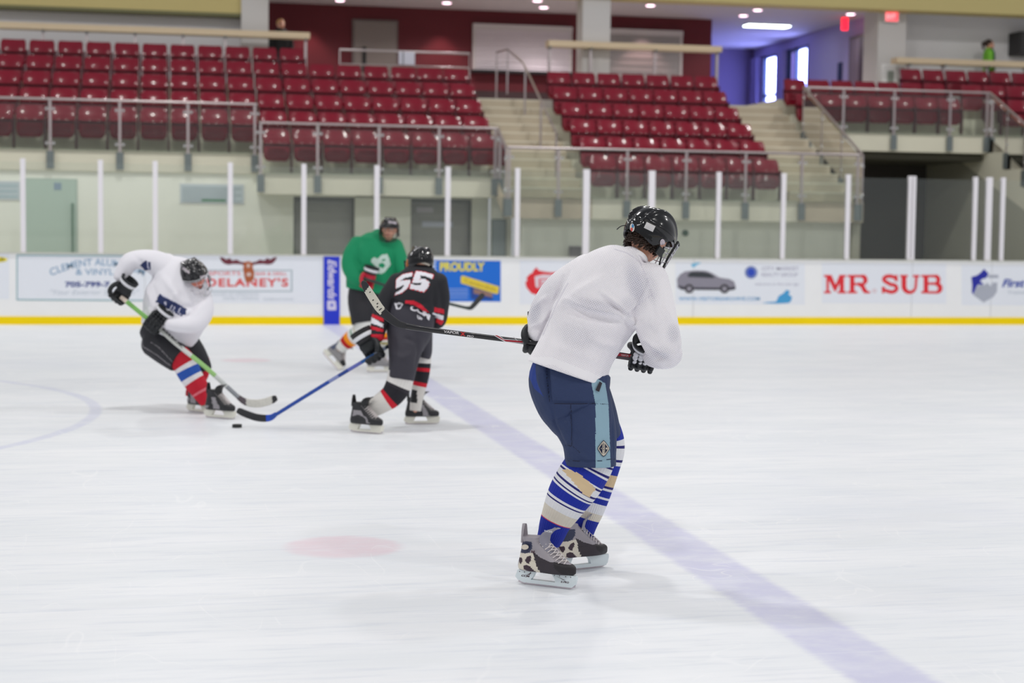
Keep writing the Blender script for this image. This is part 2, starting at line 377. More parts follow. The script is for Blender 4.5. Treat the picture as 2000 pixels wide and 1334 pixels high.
# ---------------------------------------------------------------- seats
def make_seat():
    root = thing('stadium_seat', 'maroon seat', 'seat', (0, 0, 0)); w = .226
    # backrest: curved shell; origin at the top centre of the back, tread .73 below
    def shell(z0, z1, yfun, wf, th, n=14, mz=8):
        b = MB(); fr = []; bk = []
        for j in range(mz+1):
            z = z0+(z1-z0)*j/mz; ww = wf(j/mz)
            fr.append([(ww*(2*i/n-1), yfun(2*i/n-1, j/mz), z) for i in range(n+1)])
        N_ = n+1
        vs = [p for r in fr for p in r]+[(p[0]*.97, p[1]+th, p[2]) for r in fr for p in r]
        K = N_*(mz+1); fs = []
        for j in range(mz):
            for i in range(n):
                a = j*N_+i; fs += [(a, a+N_, a+N_+1, a+1), (K+a, K+a+1, K+a+N_+1, K+a+N_)]
        for j in range(mz): a = j*N_; c = a+n; fs += [(a, K+a, K+a+N_, a+N_), (c, c+N_, K+c+N_, K+c)]
        for i in range(n): a = i; c = mz*N_+i; fs += [(a, a+1, K+a+1, K+a), (c, K+c, K+c+1, c+1)]
        b.add(vs, fs); return b
    back = shell(-.235, 0, lambda u, v: .055-.05*abs(u)**2.4-.093+.021*v+.072*v*v, lambda v: w*(1 if v < .6 else 1-.16*((v-.6)/.4)**3), .035)
    back.build('backrest', M_seat, root, 40)
    sb = shell(-.46, -.2, lambda u, v: .03-.05*(1-v), lambda v: w*.97, .02); sb.build('back_shell', M_seatd, root, 40)
    pan = shell(-.53, -.285, lambda u, v: -.165+.035*abs(u)**3+.05*abs(v-.45)+.06*max(0, .25-v), lambda v: w*.95*(1-.25*(max(0, .3-v)/.3)**2), .08)
    p = pan.build('seat_pan', M_seat, root, 40)
    rb = MB()
    for q in range(3): rb.box(-w*.72, w*.72, -.178, -.155, -.33-.055*q, -.315-.055*q)
    rb.build('pan_ribs', M_seat, p)
    br = MB()
    br.box(.232, .262, -.14, .06, -.46, -.2); br.box(.228, .266, -.13, -.06, -.73, -.44); br.box(.21, .284, -.17, 0, -.73, -.715)
    br.build('standard', M_seatd, root)
    return root
proto = make_seat(); used = False
seats = []
def put(x, r, label, group):
    global used
    s = proto if not used else copy_tree(proto); used = True
    s.location = (x, YS(r), tread(r)+.73); s['label'] = label; s['group'] = group; return s
RN = {0: 'front', 1: 'second', 2: 'third', 3: 'fourth', 4: 'fifth', 5: 'sixth', 6: 'top'}
HX = -.13
for r in range(1, 7):
    ks = range(9, 17) if r == 1 else (range(-1, 17) if r < 6 else range(-1, 11))
    for k in ks:
        if k < 9 or r == 6:
            n = (8-k) if r < 6 else (10-k)
            lb = 'maroon folding seat in left block, %s row up, %s from its right end' % (ORD[r-2], ORD[n]); g = 'maroon seats of the left block'
        else:
            lb = 'maroon folding seat in middle block, %s row up, %s from centre stairs' % (ORD[r-1], ORD[16-k]); g = 'maroon seats of the middle block'
        put(-2.64+.5087*k+HX, r, lb, g)
for r in range(0, 6):
    for k in range(7):
        put(7.45+.493*k+HX+(.0 if r < 5 else .05), r, 'maroon folding seat in centre block, %s row up, %s from centre stairs' % (ORD[r], ORD[k]), 'maroon seats of the centre block')
for r, h0, n in ((4, 12.28, 7), (5, 12.30, 7), (6, 15.09, 2)):
    for k in range(n):
        h = h0+.4955*k
        if h-.13 > 15.55: continue
        lb = 'maroon folding seat above dark tunnel, %s row up, %s from left end' % (ORD[r-4], ORD[k] if r < 6 else ORD[k])
        put(h+HX, r, lb, 'maroon seats above the tunnel')
for r in range(2, 7):
    for k in range(4):
        put((16.24 if r <= 4 else 16.09)+HX+.4955*k, r, 'maroon folding seat in far right block, %s row up, %s from sloping handrail' % (ORD[r-2], ORD[k]), 'maroon seats of the far right block')

# ---------------------------------------------------------------- glass guard railings
def guard(label, Y, z, posts, x0, x1, ends_=True, brk=True, rail_r=.024):
    t = thing('guard_railing', label, 'railing', ((x0+x1)/2, Y, z-.82), 'steel and glass guard railings')
    b = MB(); b.cyl((x0, Y, z), (x1, Y, z), rail_r, 12); b.build('top_rail', M_steel, t, 40)
    for x in posts:
        b = MB(); b.box(x-.022, x+.022, Y-.012, Y+.012, z-1.08, z-.02); p = b.build('post', M_steel, t)
        c = MB()
        for dz in (-.16, -.73):
            for sx in (-.055, .055): c.cyl((x+sx, Y-.03, z+dz), (x+sx, Y+.01, z+dz), .027, 12)
            c.box(x-.055, x+.055, Y-.008, Y+.004, z+dz-.01, z+dz+.01)
        c.build('clamp', M_clamp, p, 40)
        if brk:
            c = MB(); c.box(x-.06, x+.06, Y-.035, Y-.012, z-1.15, z-.86); c.build('bracket', M_brkt, p)
    xs = sorted(set([x0+.03]+list(posts)+[x1-.03]))
    for a, c in zip(xs[:-1], xs[1:]):
        if c-a < .25: continue
        b = MB(); b.box(a+.035, c-.035, Y-.006, Y+.006, z-.84, z-.07); b.build('glass_panel', G_rail, t)
    return t
rz = lambda r: tread(r)+.82
guard('steel and glass guard rail along the front of the left seat block', YF(2)-.03, rz(2), [-3.05, -1.911, -.781, .342, 1.46], -5, 1.5)
guard('steel and glass guard rail along the front of the middle seat block', YF(1)-.03, rz(1), [1.52, 2.467, 3.503, 4.528, 5.5], 1.5, 5.53)
guard('long steel and glass guard rail along the centre block and stair feet', YF(0)-.03, rz(0), [5.60, 6.452, 7.651, 8.696, 9.765, 10.795, 11.83], 5.57, 11.86)
guard('steel and glass guard rail above the dark tunnel', YF(4)-.03, rz(4), [12.03, 12.742, 13.79, 14.96, 15.74], 11.97, 15.79)
def slope_guard(label, X, Y0, z0, Y1, z1, n):
    t = thing('sloping_guard', label, 'railing', (X, (Y0+Y1)/2, min(z0, z1)-.82))
    b = MB(); b.cyl((X, Y0, z0), (X, Y1, z1), .024, 12); b.build('top_rail', M_steel, t, 40)
    for i in range(n):
        f = (i+.0)/(n-1); y = Y0+(Y1-Y0)*f; z = z0+(z1-z0)*f
        b = MB(); b.box(X-.012, X+.012, y-.022, y+.022, z-1.0, z-.01); p = b.build('post', M_steel, t)
        c = MB(); c.box(X-.03, X-.012, y-.07, y+.07, z-1.15, z-.85); c.build('bracket', M_brkt, p)
        c = MB()
        for dz in (-.2, -.7): c.cyl((X-.03, y, z+dz), (X+.02, y, z+dz), .028, 12)
        c.build('clamp', M_clamp, p, 40)
    for i in range(n-1):
        q = []
        for f in ((i+.04)/(n-1), (i+.96)/(n-1)):
            y = Y0+(Y1-Y0)*f; z = z0+(z1-z0)*f; q += [(y, z-.07), (y, z-.85)]
        q = [q[0], q[1], q[3], q[2]]
        b = MB(); b.prism(q, lambda u, v, s: (X-.006+.012*s, u, v)); b.build('glass_panel', G_rail, t)
slope_guard('sloping glass guard down the right side of the right stairs', 11.93, YF(4)-.03, rz(4), YF(0), rz(0), 4)
slope_guard('sloping glass guard right of the tunnel opening', 15.80, YF(4)-.03, rz(4), YF(0), rz(0), 5)
slope_guard('short sloping glass guard beside the middle block and centre stairs', 5.55, YF(1)-.03, rz(1), YF(0), rz(0), 2)
# stair handrail on the centre stairs
t = thing('stair_handrail', 'thin grey steel handrail in the middle of the centre stairs', 'handrail', (6.55, 31, tread(3)))
X = 6.62
b = MB(); b.tube([(X-.1, 33.3, 5.1), (X-.1, 32.2, 5.05), (X, 31.2, 4.7), (X, 28.3, 3.2)], .02, 8); b.build('rail', M_steel, t, 40)
for y, z, h in ((33.3, 5.08, .9), (32.2, 5.03, .85), (31.0, 4.6, .9), (29.6, 3.88, .9), (28.35, 3.22, .9)):
    b = MB(); b.cyl((X-(.1 if y > 32 else 0), y, z), (X-(.1 if y > 32 else 0), y, z-h), .018, 8); b.build('baluster', M_steel, t, 40)
# ================================================================ CONCOURSE
ZF = tread(5)+.35; ZC = 6.4
b = MB(); b.box(1.6, 24, 33.6, 46, ZF-.3, ZF); b.box(-6, 1.6, 33.0, 35, ZF-.3, ZF); struct('floor_concourse', b, mat('concourse_floor', (176, 170, 166), .5, noise=.06))
b = MB(); b.box(1.9, 24, 33.4, 46, ZC, ZC+.2); struct('ceiling_concourse', b, mat('concourse_ceiling', (200, 196, 196), .8, noise=.02))
b = MB(); b.box(1.9, 12.28, 37, 37.2, ZF, ZC); b.box(12.1, 12.28, 37.2, 41, ZF, ZC); struct('wall_maroon', b, M_maroon)
b = MB(); b.box(1.9, 12.26, 36.97, 37, ZF, ZF+.42); struct('baseboard_maroon', b, mat('base_dark', (46, 22, 24), .6))
b = MB(); b.box(-6, 1.43, 34.0, 34.2, ZF-1, 7.0); struct('wall_left_back', b, mat('grey_wall_light', (226, 224, 226), .8))
b = MB(); b.box(-6, 1.43, 33.6, 34.0, 5.72, 8); struct('wall_bulkhead_left', b, M_olive)
b = MB(); b.box(-6, 1.43, 33.58, 34.0, 5.66, 5.72); struct('trim_1', b, M_oliveD)
b = MB(); b.box(1.43, 1.96, 33.5, 34.2, ZF-1, 8); struct('wall_pillar_left', b, M_grey)
b = MB(); b.box(1.96, 24, 32.9, 33.4, 6.22, 8.4); struct('wall_bulkhead_right', b, M_olive)
b = MB(); b.box(8.22, 8.80, 33.0, 33.5, ZF-1.2, 6.25); struct('wall_pillar_centre', b, M_grey)
b = MB(); b.box(15.4, 24, 34.1, 34.3, ZF-1, ZC); struct('wall_right_back', b, mat('grey_wall_right', (232, 230, 232), .8))
b = MB(); b.box(14.78, 15.42, 33.4, 34.15, ZF-1, 6.3); struct('wall_pillar_right', b, M_grey)
b = MB(); b.box(11, 17, 42.8, 43, ZF, ZC); struct('wall_hall_end', b, mat('hall_end_purple', (112, 100, 128), .7))
# daylight windows of the hall
M_sky = mat('daylight', (226, 234, 255), .5, emit=(150, 158, 255), estr=13)
M_mull = mat('mullion_dark', (40, 60, 74), .4)
M_skyd = mat('daylight_dim', (150, 140, 210), .5, emit=(120, 112, 190), estr=1.0)
for i, (y0, y1) in enumerate(((38.95, 40.3), (41.1, 42.05))):
    b = MB(); b.box(15.5, 15.52, y0, y0+(.79 if i == 0 else .93), ZF+.05, 6.12); w = struct('window_%d' % (i+1), b, M_sky)
    if i == 0: b = MB(); b.box(15.5, 15.52, 39.78, 40.3, ZF+.05, 6.12); b.build('dim_pane', M_skyd, w)
    b = MB()
    for y in ((38.95, 39.78, 40.32) if i == 0 else (41.1, 42.06)): b.box(15.4, 15.5, y-.04, y+.04, ZF, 6.15)
    for z in (ZF+.03, ZF+.9, 6.1): b.box(15.42, 15.5, y0, y1, z-.03, z+.03)
    b.build('window_frame', M_mull, w)
M_hall_tint = mat('hall_violet_light_tint', (168, 160, 204), .7)  # grey hall wall, with the violet window light put into its base colour
b = MB(); b.box(15.4, 15.55, 34.3, 38.9, ZF-.3, ZC); b.box(15.4, 15.55, 38.9, 43, 6.15, ZC); b.box(15.3, 15.55, 40.4, 40.85, ZF, 6.15); b.box(15.3, 15.55, 42.3, 42.8, ZF, 6.15); b.box(15.45, 15.55, 40.85, 41.1, ZF, 6.15); b.box(15.45, 15.55, 42.05, 42.3, ZF, 6.15); struct('wall_hall_right', b, M_hall_tint)
# doors and hatches in the maroon wall
def door(name, label, x0, x1, z1, Y, m, sill=ZF, handle=True):
    t = thing(name, label, 'door', ((x0+x1)/2, Y, sill))
    b = MB(); b.box(x0-.05, x1+.05, Y-.05, Y, sill, z1+.05); b.build('door_frame', mat('frame_grey', (120, 112, 108), .5), t)
    b = MB(); b.box(x0, x1, Y-.07, Y-.05, sill, z1); b.build('door_leaf', m, t)
    if handle:
        b = MB(); b.box(x0+.17, x0+.25, Y-.10, Y-.07, sill+.75, sill+1.3); b.build('handle', M_black, t)
    return t
door('service_door', 'grey door with a dark upright handle in the maroon wall', 4.04, 4.95, 6.05, 37, mat('door_taupe', (138, 130, 124), .5))
def shutter(label, x0, x1, z0, z1, col, Y=37):
    t = thing('roller_shutter', label, 'shutter', ((x0+x1)/2, Y, z0))
    b = MB(); n = 14
    for q in range(n): b.box(x0, x1, Y-.06-(.012 if q % 2 else 0), Y-.02, z0+(z1-z0)*q/n, z0+(z1-z0)*(q+1)/n-.004)
    b.build('curtain', mat('shutter_'+str(col[0]), col, .5, noise=.03), t)
    b = MB(); b.box(x0-.06, x0, Y-.09, Y, z0, z1); b.box(x1, x1+.06, Y-.09, Y, z0, z1); b.box(x0-.06, x1+.06, Y-.12, Y, z1, z1+.12); b.build('shutter_frame', M_grey, t)
    b = MB(); b.box(x0-.1, x1+.1, Y-.25, Y, z0-.06, z0); b.build('counter', M_black, t)
shutter('pale grey roller shutter of the serving hatch left of the centre pillar', 6.74, 8.9, 5.07, 5.98, (214, 208, 212))
shutter('mid grey roller shutter right of the centre pillar', 9.84, 11.5, 4.9, 5.98, (164, 162, 160))
t = thing('side_hall_door', 'dark brown doorway in the violet-lit hall wall under the red sign', 'door', (15.4, 35.6, ZF))
b = MB(); b.box(15.34, 15.4, 35.05, 36.25, ZF, 6.02); b.build('door_frame', mat('brown_grey', (92, 80, 76), .5), t)
b = MB(); b.box(15.33, 15.345, 35.15, 35.65, ZF, 5.95); b.build('door_leaf', mat('door_dark_leaf', (70, 60, 60), .4), t)
b = MB(); b.box(15.33, 15.345, 35.67, 36.17, ZF, 5.95); b.build('door_leaf', mat('door_lilac_leaf', (120, 108, 116), .4), t)
b = MB(); b.box(15.36, 15.4, 36.75, 36.95, 5.0, 5.5); tag(b.build('wall_dispenser', mat('navy_box', (40, 50, 86), .5)), 'small dark navy box on the violet-lit hall wall', 'box')
# lamps
for i, (x, y, px) in enumerate(((12.68, 35.99, 1), (12.65, 34.98, 2), (14.84, 35.03, 3), (5.9, 35.82, 4), (3.63, 36.1, 5), (10.2, 34.94, 6), (8.07, 35.94, 7), (7.7, 34.91, 8))):
    lbs = ['left one of the pair beside the maroon corner', 'right one of the pair beside the maroon corner', 'beside the red sign over the hall', 'above the railing left of the serving hatch', 'above the grey door in the maroon wall', 'between the centre pillar and the corner', 'nearest the serving hatch', 'just left of the centre pillar top']
    t = thing('downlight', 'small round ceiling downlight '+lbs[i], 'ceiling light', (x, y, ZC), 'round ceiling downlights')
    b = MB(); b.cyl((x, y, ZC), (x, y, ZC-.02), .12, 20); b.build('trim_ring', M_grey, t, 40)
    b = MB(); b.cyl((x, y, ZC-.015), (x, y, ZC-.03), .09, 20); b.build('lens', mat('downlight_glow', (255, 235, 240), .5, emit=(255, 214, 232), estr=4), t, 40)
for x in (3.0, 5.95, 10.6): spot((x, 36.55, ZC-.05), 50, (1, .62, .6), 80)
spot((8.2, 35.9, ZC-.05), 95, (1, .85, .88), 100)
for x, y in ((12.7, 35.5), (14.8, 35.0), (5.9, 35.2), (3.2, 35), (10.2, 34.9), (8.1, 35.2)): spot((x, y, ZC-.05), 58, (1, .9, .9), 150)
t = thing('ceiling_light', 'long white fluorescent ceiling light over the hall', 'ceiling light', (13.8, 37.5, ZC))
b = MB(); b.box(13.28, 14.36, 37.35, 37.75, ZC-.03, ZC); b.build('housing', M_grey, t)
b = MB(); b.box(13.3, 14.34, 37.37, 37.73, ZC-.045, ZC-.03); b.build('diffuser', mat('tube_glow', (255, 255, 255), .5, emit=(238, 255, 252), estr=9), t)
M_red = mat('exit_red', (255, 90, 100), .5, emit=(255, 84, 96), estr=.9)
def text_mesh(s, bold=0.0, shear=0.0, spacing=1.0):
    cu = bpy.data.curves.new('t', 'FONT'); cu.body = s; cu.offset = bold; cu.shear = shear; cu.space_character = spacing; cu.resolution_u = 4
    o = bpy.data.objects.new('t', cu); COL.objects.link(o); dg = bpy.context.evaluated_depsgraph_get(); me = bpy.data.meshes.new_from_object(o.evaluated_get(dg))
    V = np.array([v.co[:2] for v in me.vertices]); Fs = [tuple(p.vertices) for p in me.polygons]
    bpy.data.objects.remove(o); bpy.data.curves.remove(cu); bpy.data.meshes.remove(me); return V, Fs
def lettering(b, s, fn, x0, y0, x1, y1, bold=0., shear=0., spacing=1., warp=None, mi=0):
    # text fitted in the box x0..x1, y0(top)..y1(bottom); fn maps (x, y) to 3D
    V, Fs = text_mesh(s, bold, shear, spacing)
    mn, mx = V.min(0), V.max(0); U = (V-mn)/(mx-mn)
    P = []
    for u, v in U:
        if warp: x, y = warp(u, v)
        else: x, y = x0+(x1-x0)*u, y1+(y0-y1)*v
        P.append(fn(x, y))
    b.add(P, Fs, mi); return b
t = thing('exit_sign', 'red and white lit exit sign on the grey pillar at right', 'sign', (15.0, 33.3, 6.05))
A = onY(1729, 22, 33.34); B = onY(1752, 42, 33.34); b = MB(); b.box(A[0]-.03, B[0]+.03, 33.3, 33.4, B[2]-.02, A[2]+.02); b.build('housing', mat('sign_white_box', (220, 214, 214), .4), t)
b = MB(); b.box(A[0], B[0], 33.29, 33.3, B[2], A[2]); b.build('face', M_red, t)
b = MB(); lettering(b, 'EXIT', lambda x, y: onY(x, y, 33.285), 1731, 27, 1750, 37, .02); b.build('lettering', mat('sign_letter', (255, 214, 216), .5, emit=(255, 190, 196), estr=.8), t)
b = MB(); p = onZ(1651, 36, 6.38); b.box(p[0]-.07, p[0]+.07, p[1], p[1]+.05, 6.12, 6.39); tag(b.build('hall_exit_sign', mat('red_glow', (255, 40, 60), .5, emit=(255, 30, 50), estr=2)), 'small narrow red lit sign hanging from the hall ceiling', 'sign')
A = onY(1723, 125, 33.38); B = onY(1750, 166, 33.38); t = thing('notice_board', 'white notice on the grey pillar right of the hall door', 'notice', (15, 33.39, B[2]))
b = MB(); b.box(A[0], B[0], 33.37, 33.4, B[2]-.1, A[2]); b.build('sheet', M_white, t)
b = MB(); b.box(A[0]+.12, B[0]-.06, 33.362, 33.37, B[2], A[2]-.14); b.build('printed_block', mat('print_green_grey', (150, 158, 150), .6), t)
# wooden drink ledges on steel posts
def ledge(label, x0, x1, Y, z, th, posts, ph=1.0):
    t = thing('drink_ledge', label, 'ledge', ((x0+x1)/2, Y, z-ph))
    b = MB(); b.box(x0, x1, Y-.18, Y+.14, z-th, z); b.build('ledge_top', M_ledge, t)
    for x in posts:
        b = MB(); b.box(x-.025, x+.025, Y-.03, Y+.03, z-ph, z-th); p = b.build('post', M_steel, t)
        b = MB(); b.box(x-.015, x+.015, Y-.16, Y+.1, z-th-.03, z-th); b.build('bracket', M_brkt, p)
ledge('long pale wooden ledge behind the top row of the left seat block', -6, 2.72, 33.0, 5.31, .115, [-2.3, -1.5, -.6, .3, 1.1, 2.65], .85)
ledge('pale wooden ledge above the top row of the centre seat block', 7.45, 11.07, 32.84, 5.31, .115, [7.5, 8.35, 9.7, 11.02], 1.05)
ledge('pale wooden ledge behind the far right seats in front of the grey wall', 14.97, 21, 33.0, 5.23, .115, [15.3, 16.1, 17.1, 18.0], .85)
t = thing('platform_railing', 'grey steel tube railing behind the middle seat block', 'railing', (4.6, 32.8, ZF))
A = onY(664, 97, 32.8); B = onY(917, 105, 32.8)
b = MB(); b.tube([(A[0], 32.8, tread(5)), (A[0], 32.8, A[2]), (B[0], 32.8, B[2]), (B[0], 32.8, tread(5))], .025, 8); b.cyl((A[0], 32.8, A[2]-.28), (B[0], 32.8, B[2]-.28), .018, 8)
b.build('tube_frame', M_steel, t, 40)
A = onY(779, 101, 32.76); B = onY(810, 127, 32.76)
b = MB(); b.box(A[0], B[0], 32.755, 32.777, B[2], A[2]); t2 = tag(b.build('paper_sign', mat('paper_white', (214, 214, 228), .5)), 'white paper sign hung on the steel tube railing', 'sign', None)
b = MB(); b.box(A[0]+.07, A[0]+.1, 32.75, 32.755, B[2], A[2]); b.build('fold_line', mat('grey_fold', (140, 140, 150), .5), t2)
t = thing('wall_speaker', 'dark slatted speaker box on the grey wall at the far right edge', 'speaker', (17.9, 33.9, 5.4))
A = onY(1979, 64, 33.9); B = onY(2030, 112, 33.9); b = MB(); b.box(A[0], B[0], 33.6, 34.1, B[2]+.02, A[2]); b.build('cabinet', mat('speaker_black', (46, 44, 46), .6), t)
b = MB()
for q in range(7): z = B[2]+.05+q*.065; b.box(A[0]+.03, B[0]-.03, 33.58, 33.6, z, z+.03)
b.build('grille', mat('grille_grey', (74, 72, 72), .5), t)

# ================================================================ ADVERTS ON THE BOARDS
def pl(k): return lambda x, y: onY(x, y, YB-.0015*k)
def stroke(b, pts, w, fn, mi=0):
    P = [np.array(p, float) for p in pts]; L = []; R_ = []
    for i, p in enumerate(P):
        t = P[min(i+1, len(P)-1)]-P[max(i-1, 0)]; t /= (np.linalg.norm(t)+1e-9); n = np.array((-t[1], t[0])); ww = (w[i] if isinstance(w, (list, tuple)) else w)/2
        L.append(p+n*ww); R_.append(p-n*ww)
    for i in range(len(P)-1): b.flat([L[i], L[i+1], R_[i+1], R_[i]], fn, mi)
    return b
def rect(x0, y0, x1, y1): return [(x0, y0), (x0, y1), (x1, y1), (x1, y0)]
def arc(cx, cy, rx, ry, a0, a1, n=12): return [(cx+rx*math.cos(a), cy+ry*math.sin(a)) for a in np.linspace(math.radians(a0), math.radians(a1), n)]
def advert(label, px, m, k=1, slope=.0085):
    x0, y0, x1, y1 = px; c = onY((x0+x1)/2, y1, YB)
    b = MB(); f = pl(k); b.flat([(x0, y0-slope*0), (x0, y1), (x1, y1+slope*(x1-x0)*.5), (x1, y0+slope*(x1-x0))], f)
    o = b.build('board_advert', m, None, loc=(c[0], YB-.0015*k, c[2])); return tag(o, label, 'advert', 'adverts on the rink boards')
def part(ad, name, m, fn_build, smooth=None):
    b = MB(); fn_build(b); return b.build(name, m, ad)
I = lambda n, c: mat('ink_'+n, c, .4)
I_tbl, I_navy, I_red, I_pale = I('steelblue', (130, 165, 195)), I('navy', (40, 62, 140)), I('red', (228, 36, 48)), I('pale', (196, 204, 214))
# 1 yellow ellipse at the edge
a = advert('white board advert with a yellow ellipse at the far left edge', (-60, 494, 18, 584), M_board2)
part(a, 'ellipse', I('yellow', (240, 222, 60)), lambda b: b.flat(arc(-12, 507, 27, 6, 0, 360, 25)[:-1], pl(2)))
part(a, 'lettering', I('olive', (140, 128, 20)), lambda b: lettering(b, 'AR', pl(3), -10, 503.5, 10, 510.5, .02))
# 2 arched blue letters
a = advert('white advert with a teal frame, arched blue letters and a phone number', (32, 497, 333, 586), M_board2)
def fr(b):
    for x0, y0, x1, y1 in ((32, 497, 333, 499.6), (32, 584, 333, 586.6)): b.flat([(x0, y0), (x0, y1), (x1, y1+2.2), (x1, y0+2.2)], pl(2))
    b.flat(rect(32, 497, 34.5, 586), pl(2)); b.flat(rect(330.5, 500, 333, 588), pl(2))
part(a, 'frame', I('tealframe', (142, 180, 186)), fr)
def wp(u, v):
    x = 95+190*u; c = (u-.5)*2; y = 505+21*c*c; h = 13.5
    return x+c*(1-v)*-5, y+h*(1-v)
part(a, 'arched_lettering', I_tbl, lambda b: lettering(b, 'CLEMENT ALUMINUM', pl(2), 0, 0, 0, 0, .012, warp=wp))
part(a, 'lettering', I_tbl, lambda b: lettering(b, '& VINYL', pl(2), 148, 525, 222, 537, .01))
part(a, 'phone_number', I_navy, lambda b: lettering(b, '705-799-7', pl(2), 127, 550, 215, 561, .04))
part(a, 'tagline', I_pale, lambda b: lettering(b, '"Your Exterior Specialist"', pl(2), 98, 566, 272, 578, 0, .35))
# 3 moose head advert
a = advert('white advert with a brown moose head over red block letters', (338, 496, 630, 592), M_board2)
def antl(b):
    for s in (1, -1):
        q = [(0, 0), (12, -2), (20, -6), (28, -4), (34, -9), (40, -6), (46, -10), (53, -11), (50, -4), (44, 2), (36, 4), (26, 2.5), (14, 3), (4, 5)]
        b.flat([(485+s*(3+x), 513+y) for x, y in (q if s > 0 else q[::-1])], pl(3))
part(a, 'antlers', I('antler', (112, 40, 56)), antl)
part(a, 'moose_head', I('moosebrown', (176, 92, 50)), lambda b: b.flat([(476, 512), (486, 510), (493, 513), (494, 524), (497, 532), (496, 546), (488, 551), (480, 551), (477, 540), (475, 526)], pl(4)))
part(a, 'eyes_and_nostrils', I('moosepale', (214, 190, 180)), lambda b: (b.flat(arc(485, 519, 3.5, 4, 0, 360, 12)[:-1], pl(5)), b.flat(arc(486, 536, 5, 4, 0, 360, 12)[:-1], pl(5))))
def bxs(b):
    for x0, y0, x1, y1 in ((346, 527, 570, 529), (346, 568, 570, 570)): b.flat(rect(x0, y0, x1, y1), pl(2))
    b.flat(rect(568.5, 527, 571, 570), pl(2)); b.flat(rect(346, 527, 348, 569), pl(2))
part(a, 'outline_box', I('greygreen', (168, 184, 190)), bxs)
part(a, 'red_lettering', I('tomato', (228, 70, 66)), lambda b: lettering(b, "DELANEY'S", pl(3), 403, 543, 563, 560, .03, spacing=1.15))
part(a, 'small_red_lettering', I('lightred', (232, 130, 134)), lambda b: (lettering(b, 'SPORTS', pl(3), 408, 530, 470, 538, .01), lettering(b, 'BAR & GRILL', pl(3), 500, 531, 560, 538, .01)))
part(a, 'grey_small_print', I_pale, lambda b: (lettering(b, 'HOURS OF OPERATION', pl(2), 415, 572, 505, 578), lettering(b, 'FAMILY DINING', pl(2), 436, 580, 505, 586), lettering(b, 'RESERVATIONS', pl(2), 515, 582, 573, 587)))
# 4 blue upright banner
a = advert('tall narrow royal blue banner with white sideways script at the blue line', (632, 499, 663.5, 634), I('royal', (20, 48, 205)), 10, slope=.03)
def side(u, v): return (655-15*v if False else 641+15*v), 509+75*u
part(a, 'script_lettering', I('lilacwhite', (220, 214, 240)), lambda b: lettering(b, 'Edwards', pl(12), 0, 0, 0, 0, .03, .3, warp=lambda u, v: (640+17*v, 507+78*u)))
part(a, 'square_logo', MATS['ink_lilacwhite'], lambda b: b.flat([(639, 588), (639, 604), (642, 606), (656, 606), (657, 603), (656, 589), (653, 587), (641, 587)], pl(12)))
part(a, 'logo_dot', MATS['ink_royal'], lambda b: b.flat(arc(648, 596, 3, 3, 0, 360, 12)[:-1], pl(13)))
# 5 blue and yellow advert
a = advert('bright blue advert with yellow capitals and a tilted yellow bar', (728, 507, 978, 588), I('azure', (0, 108, 214)), slope=.010)
part(a, 'white_lettering', I('skywhite', (206, 222, 246)), lambda b: lettering(b, 'WE ARE', pl(3), 790, 511, 852, 529, .03))
part(a, 'yellow_lettering', I('lemon', (238, 222, 70)), lambda b: lettering(b, 'PROUDLY', pl(3), 859, 512, 947, 530, .04))
part(a, 'left_yellow_lettering', MATS['ink_lemon'], lambda b: (lettering(b, 'SERVE', pl(3), 736, 546, 772, 562, .03), b.flat([(740, 536), (746, 544), (752, 535), (748, 529), (743, 530)], pl(3))))
part(a, 'yellow_bar', I('bar', (236, 208, 60)), lambda b: b.flat([(903, 538), (975, 560), (973, 574), (968, 574), (900, 553), (900, 541)], pl(4)))
part(a, 'bar_lettering', I('darkyellow', (190, 160, 50)), lambda b: lettering(b, 'Cavendish', pl(5), 0, 0, 0, 0, .01, warp=lambda u, v: (907+62*u, 551+19*u-8*v)))
part(a, 'brown_block', I('tanblock', (150, 116, 104)), lambda b: b.flat([(925, 563), (962, 573), (962, 581), (925, 573)], pl(3)))
part(a, 'dark_block', I('deepblue', (16, 66, 150)), lambda b: b.flat([(918, 560), (946, 566), (962, 574), (962, 586), (920, 584)], pl(2)))
part(a, 'small_print_block', I('periwinkle', (112, 150, 226)), lambda b: (b.flat(rect(872, 563, 914, 566), pl(3)), b.flat(rect(868, 568, 914, 571), pl(3)), b.flat(rect(872, 573, 914, 577), pl(3)), b.flat(rect(868, 580, 914, 583), pl(3))))
# 6 red cog
a = advert('white advert with a red cog logo partly behind the foreground player', (1015, 509, 1228, 594), M_board2)
def cog(b):
    P = [(1026, 552), (1030, 547), (1028, 543), (1034, 536), (1040, 533), (1042, 528), (1048, 522), (1052, 528), (1060, 530), (1075, 532), (1100, 531), (1130, 528), (1140, 540), (1142, 560), (1128, 578), (1095, 583), (1060, 580), (1045, 575), (1038, 573), (1032, 566), (1028, 561)]
    b.flat(P, pl(2))
part(a, 'cog', I_red, cog)
part(a, 'cog_centre', I('rosewhite', (232, 214, 222)), lambda b: b.flat([(1044, 540), (1060, 536), (1118, 538), (1124, 552), (1112, 570), (1062, 568), (1046, 560)], pl(3)))
part(a, 'cog_lettering', I('rose', (228, 120, 130)), lambda b: lettering(b, 'ESS', pl(4), 1052, 544, 1112, 564, .0))
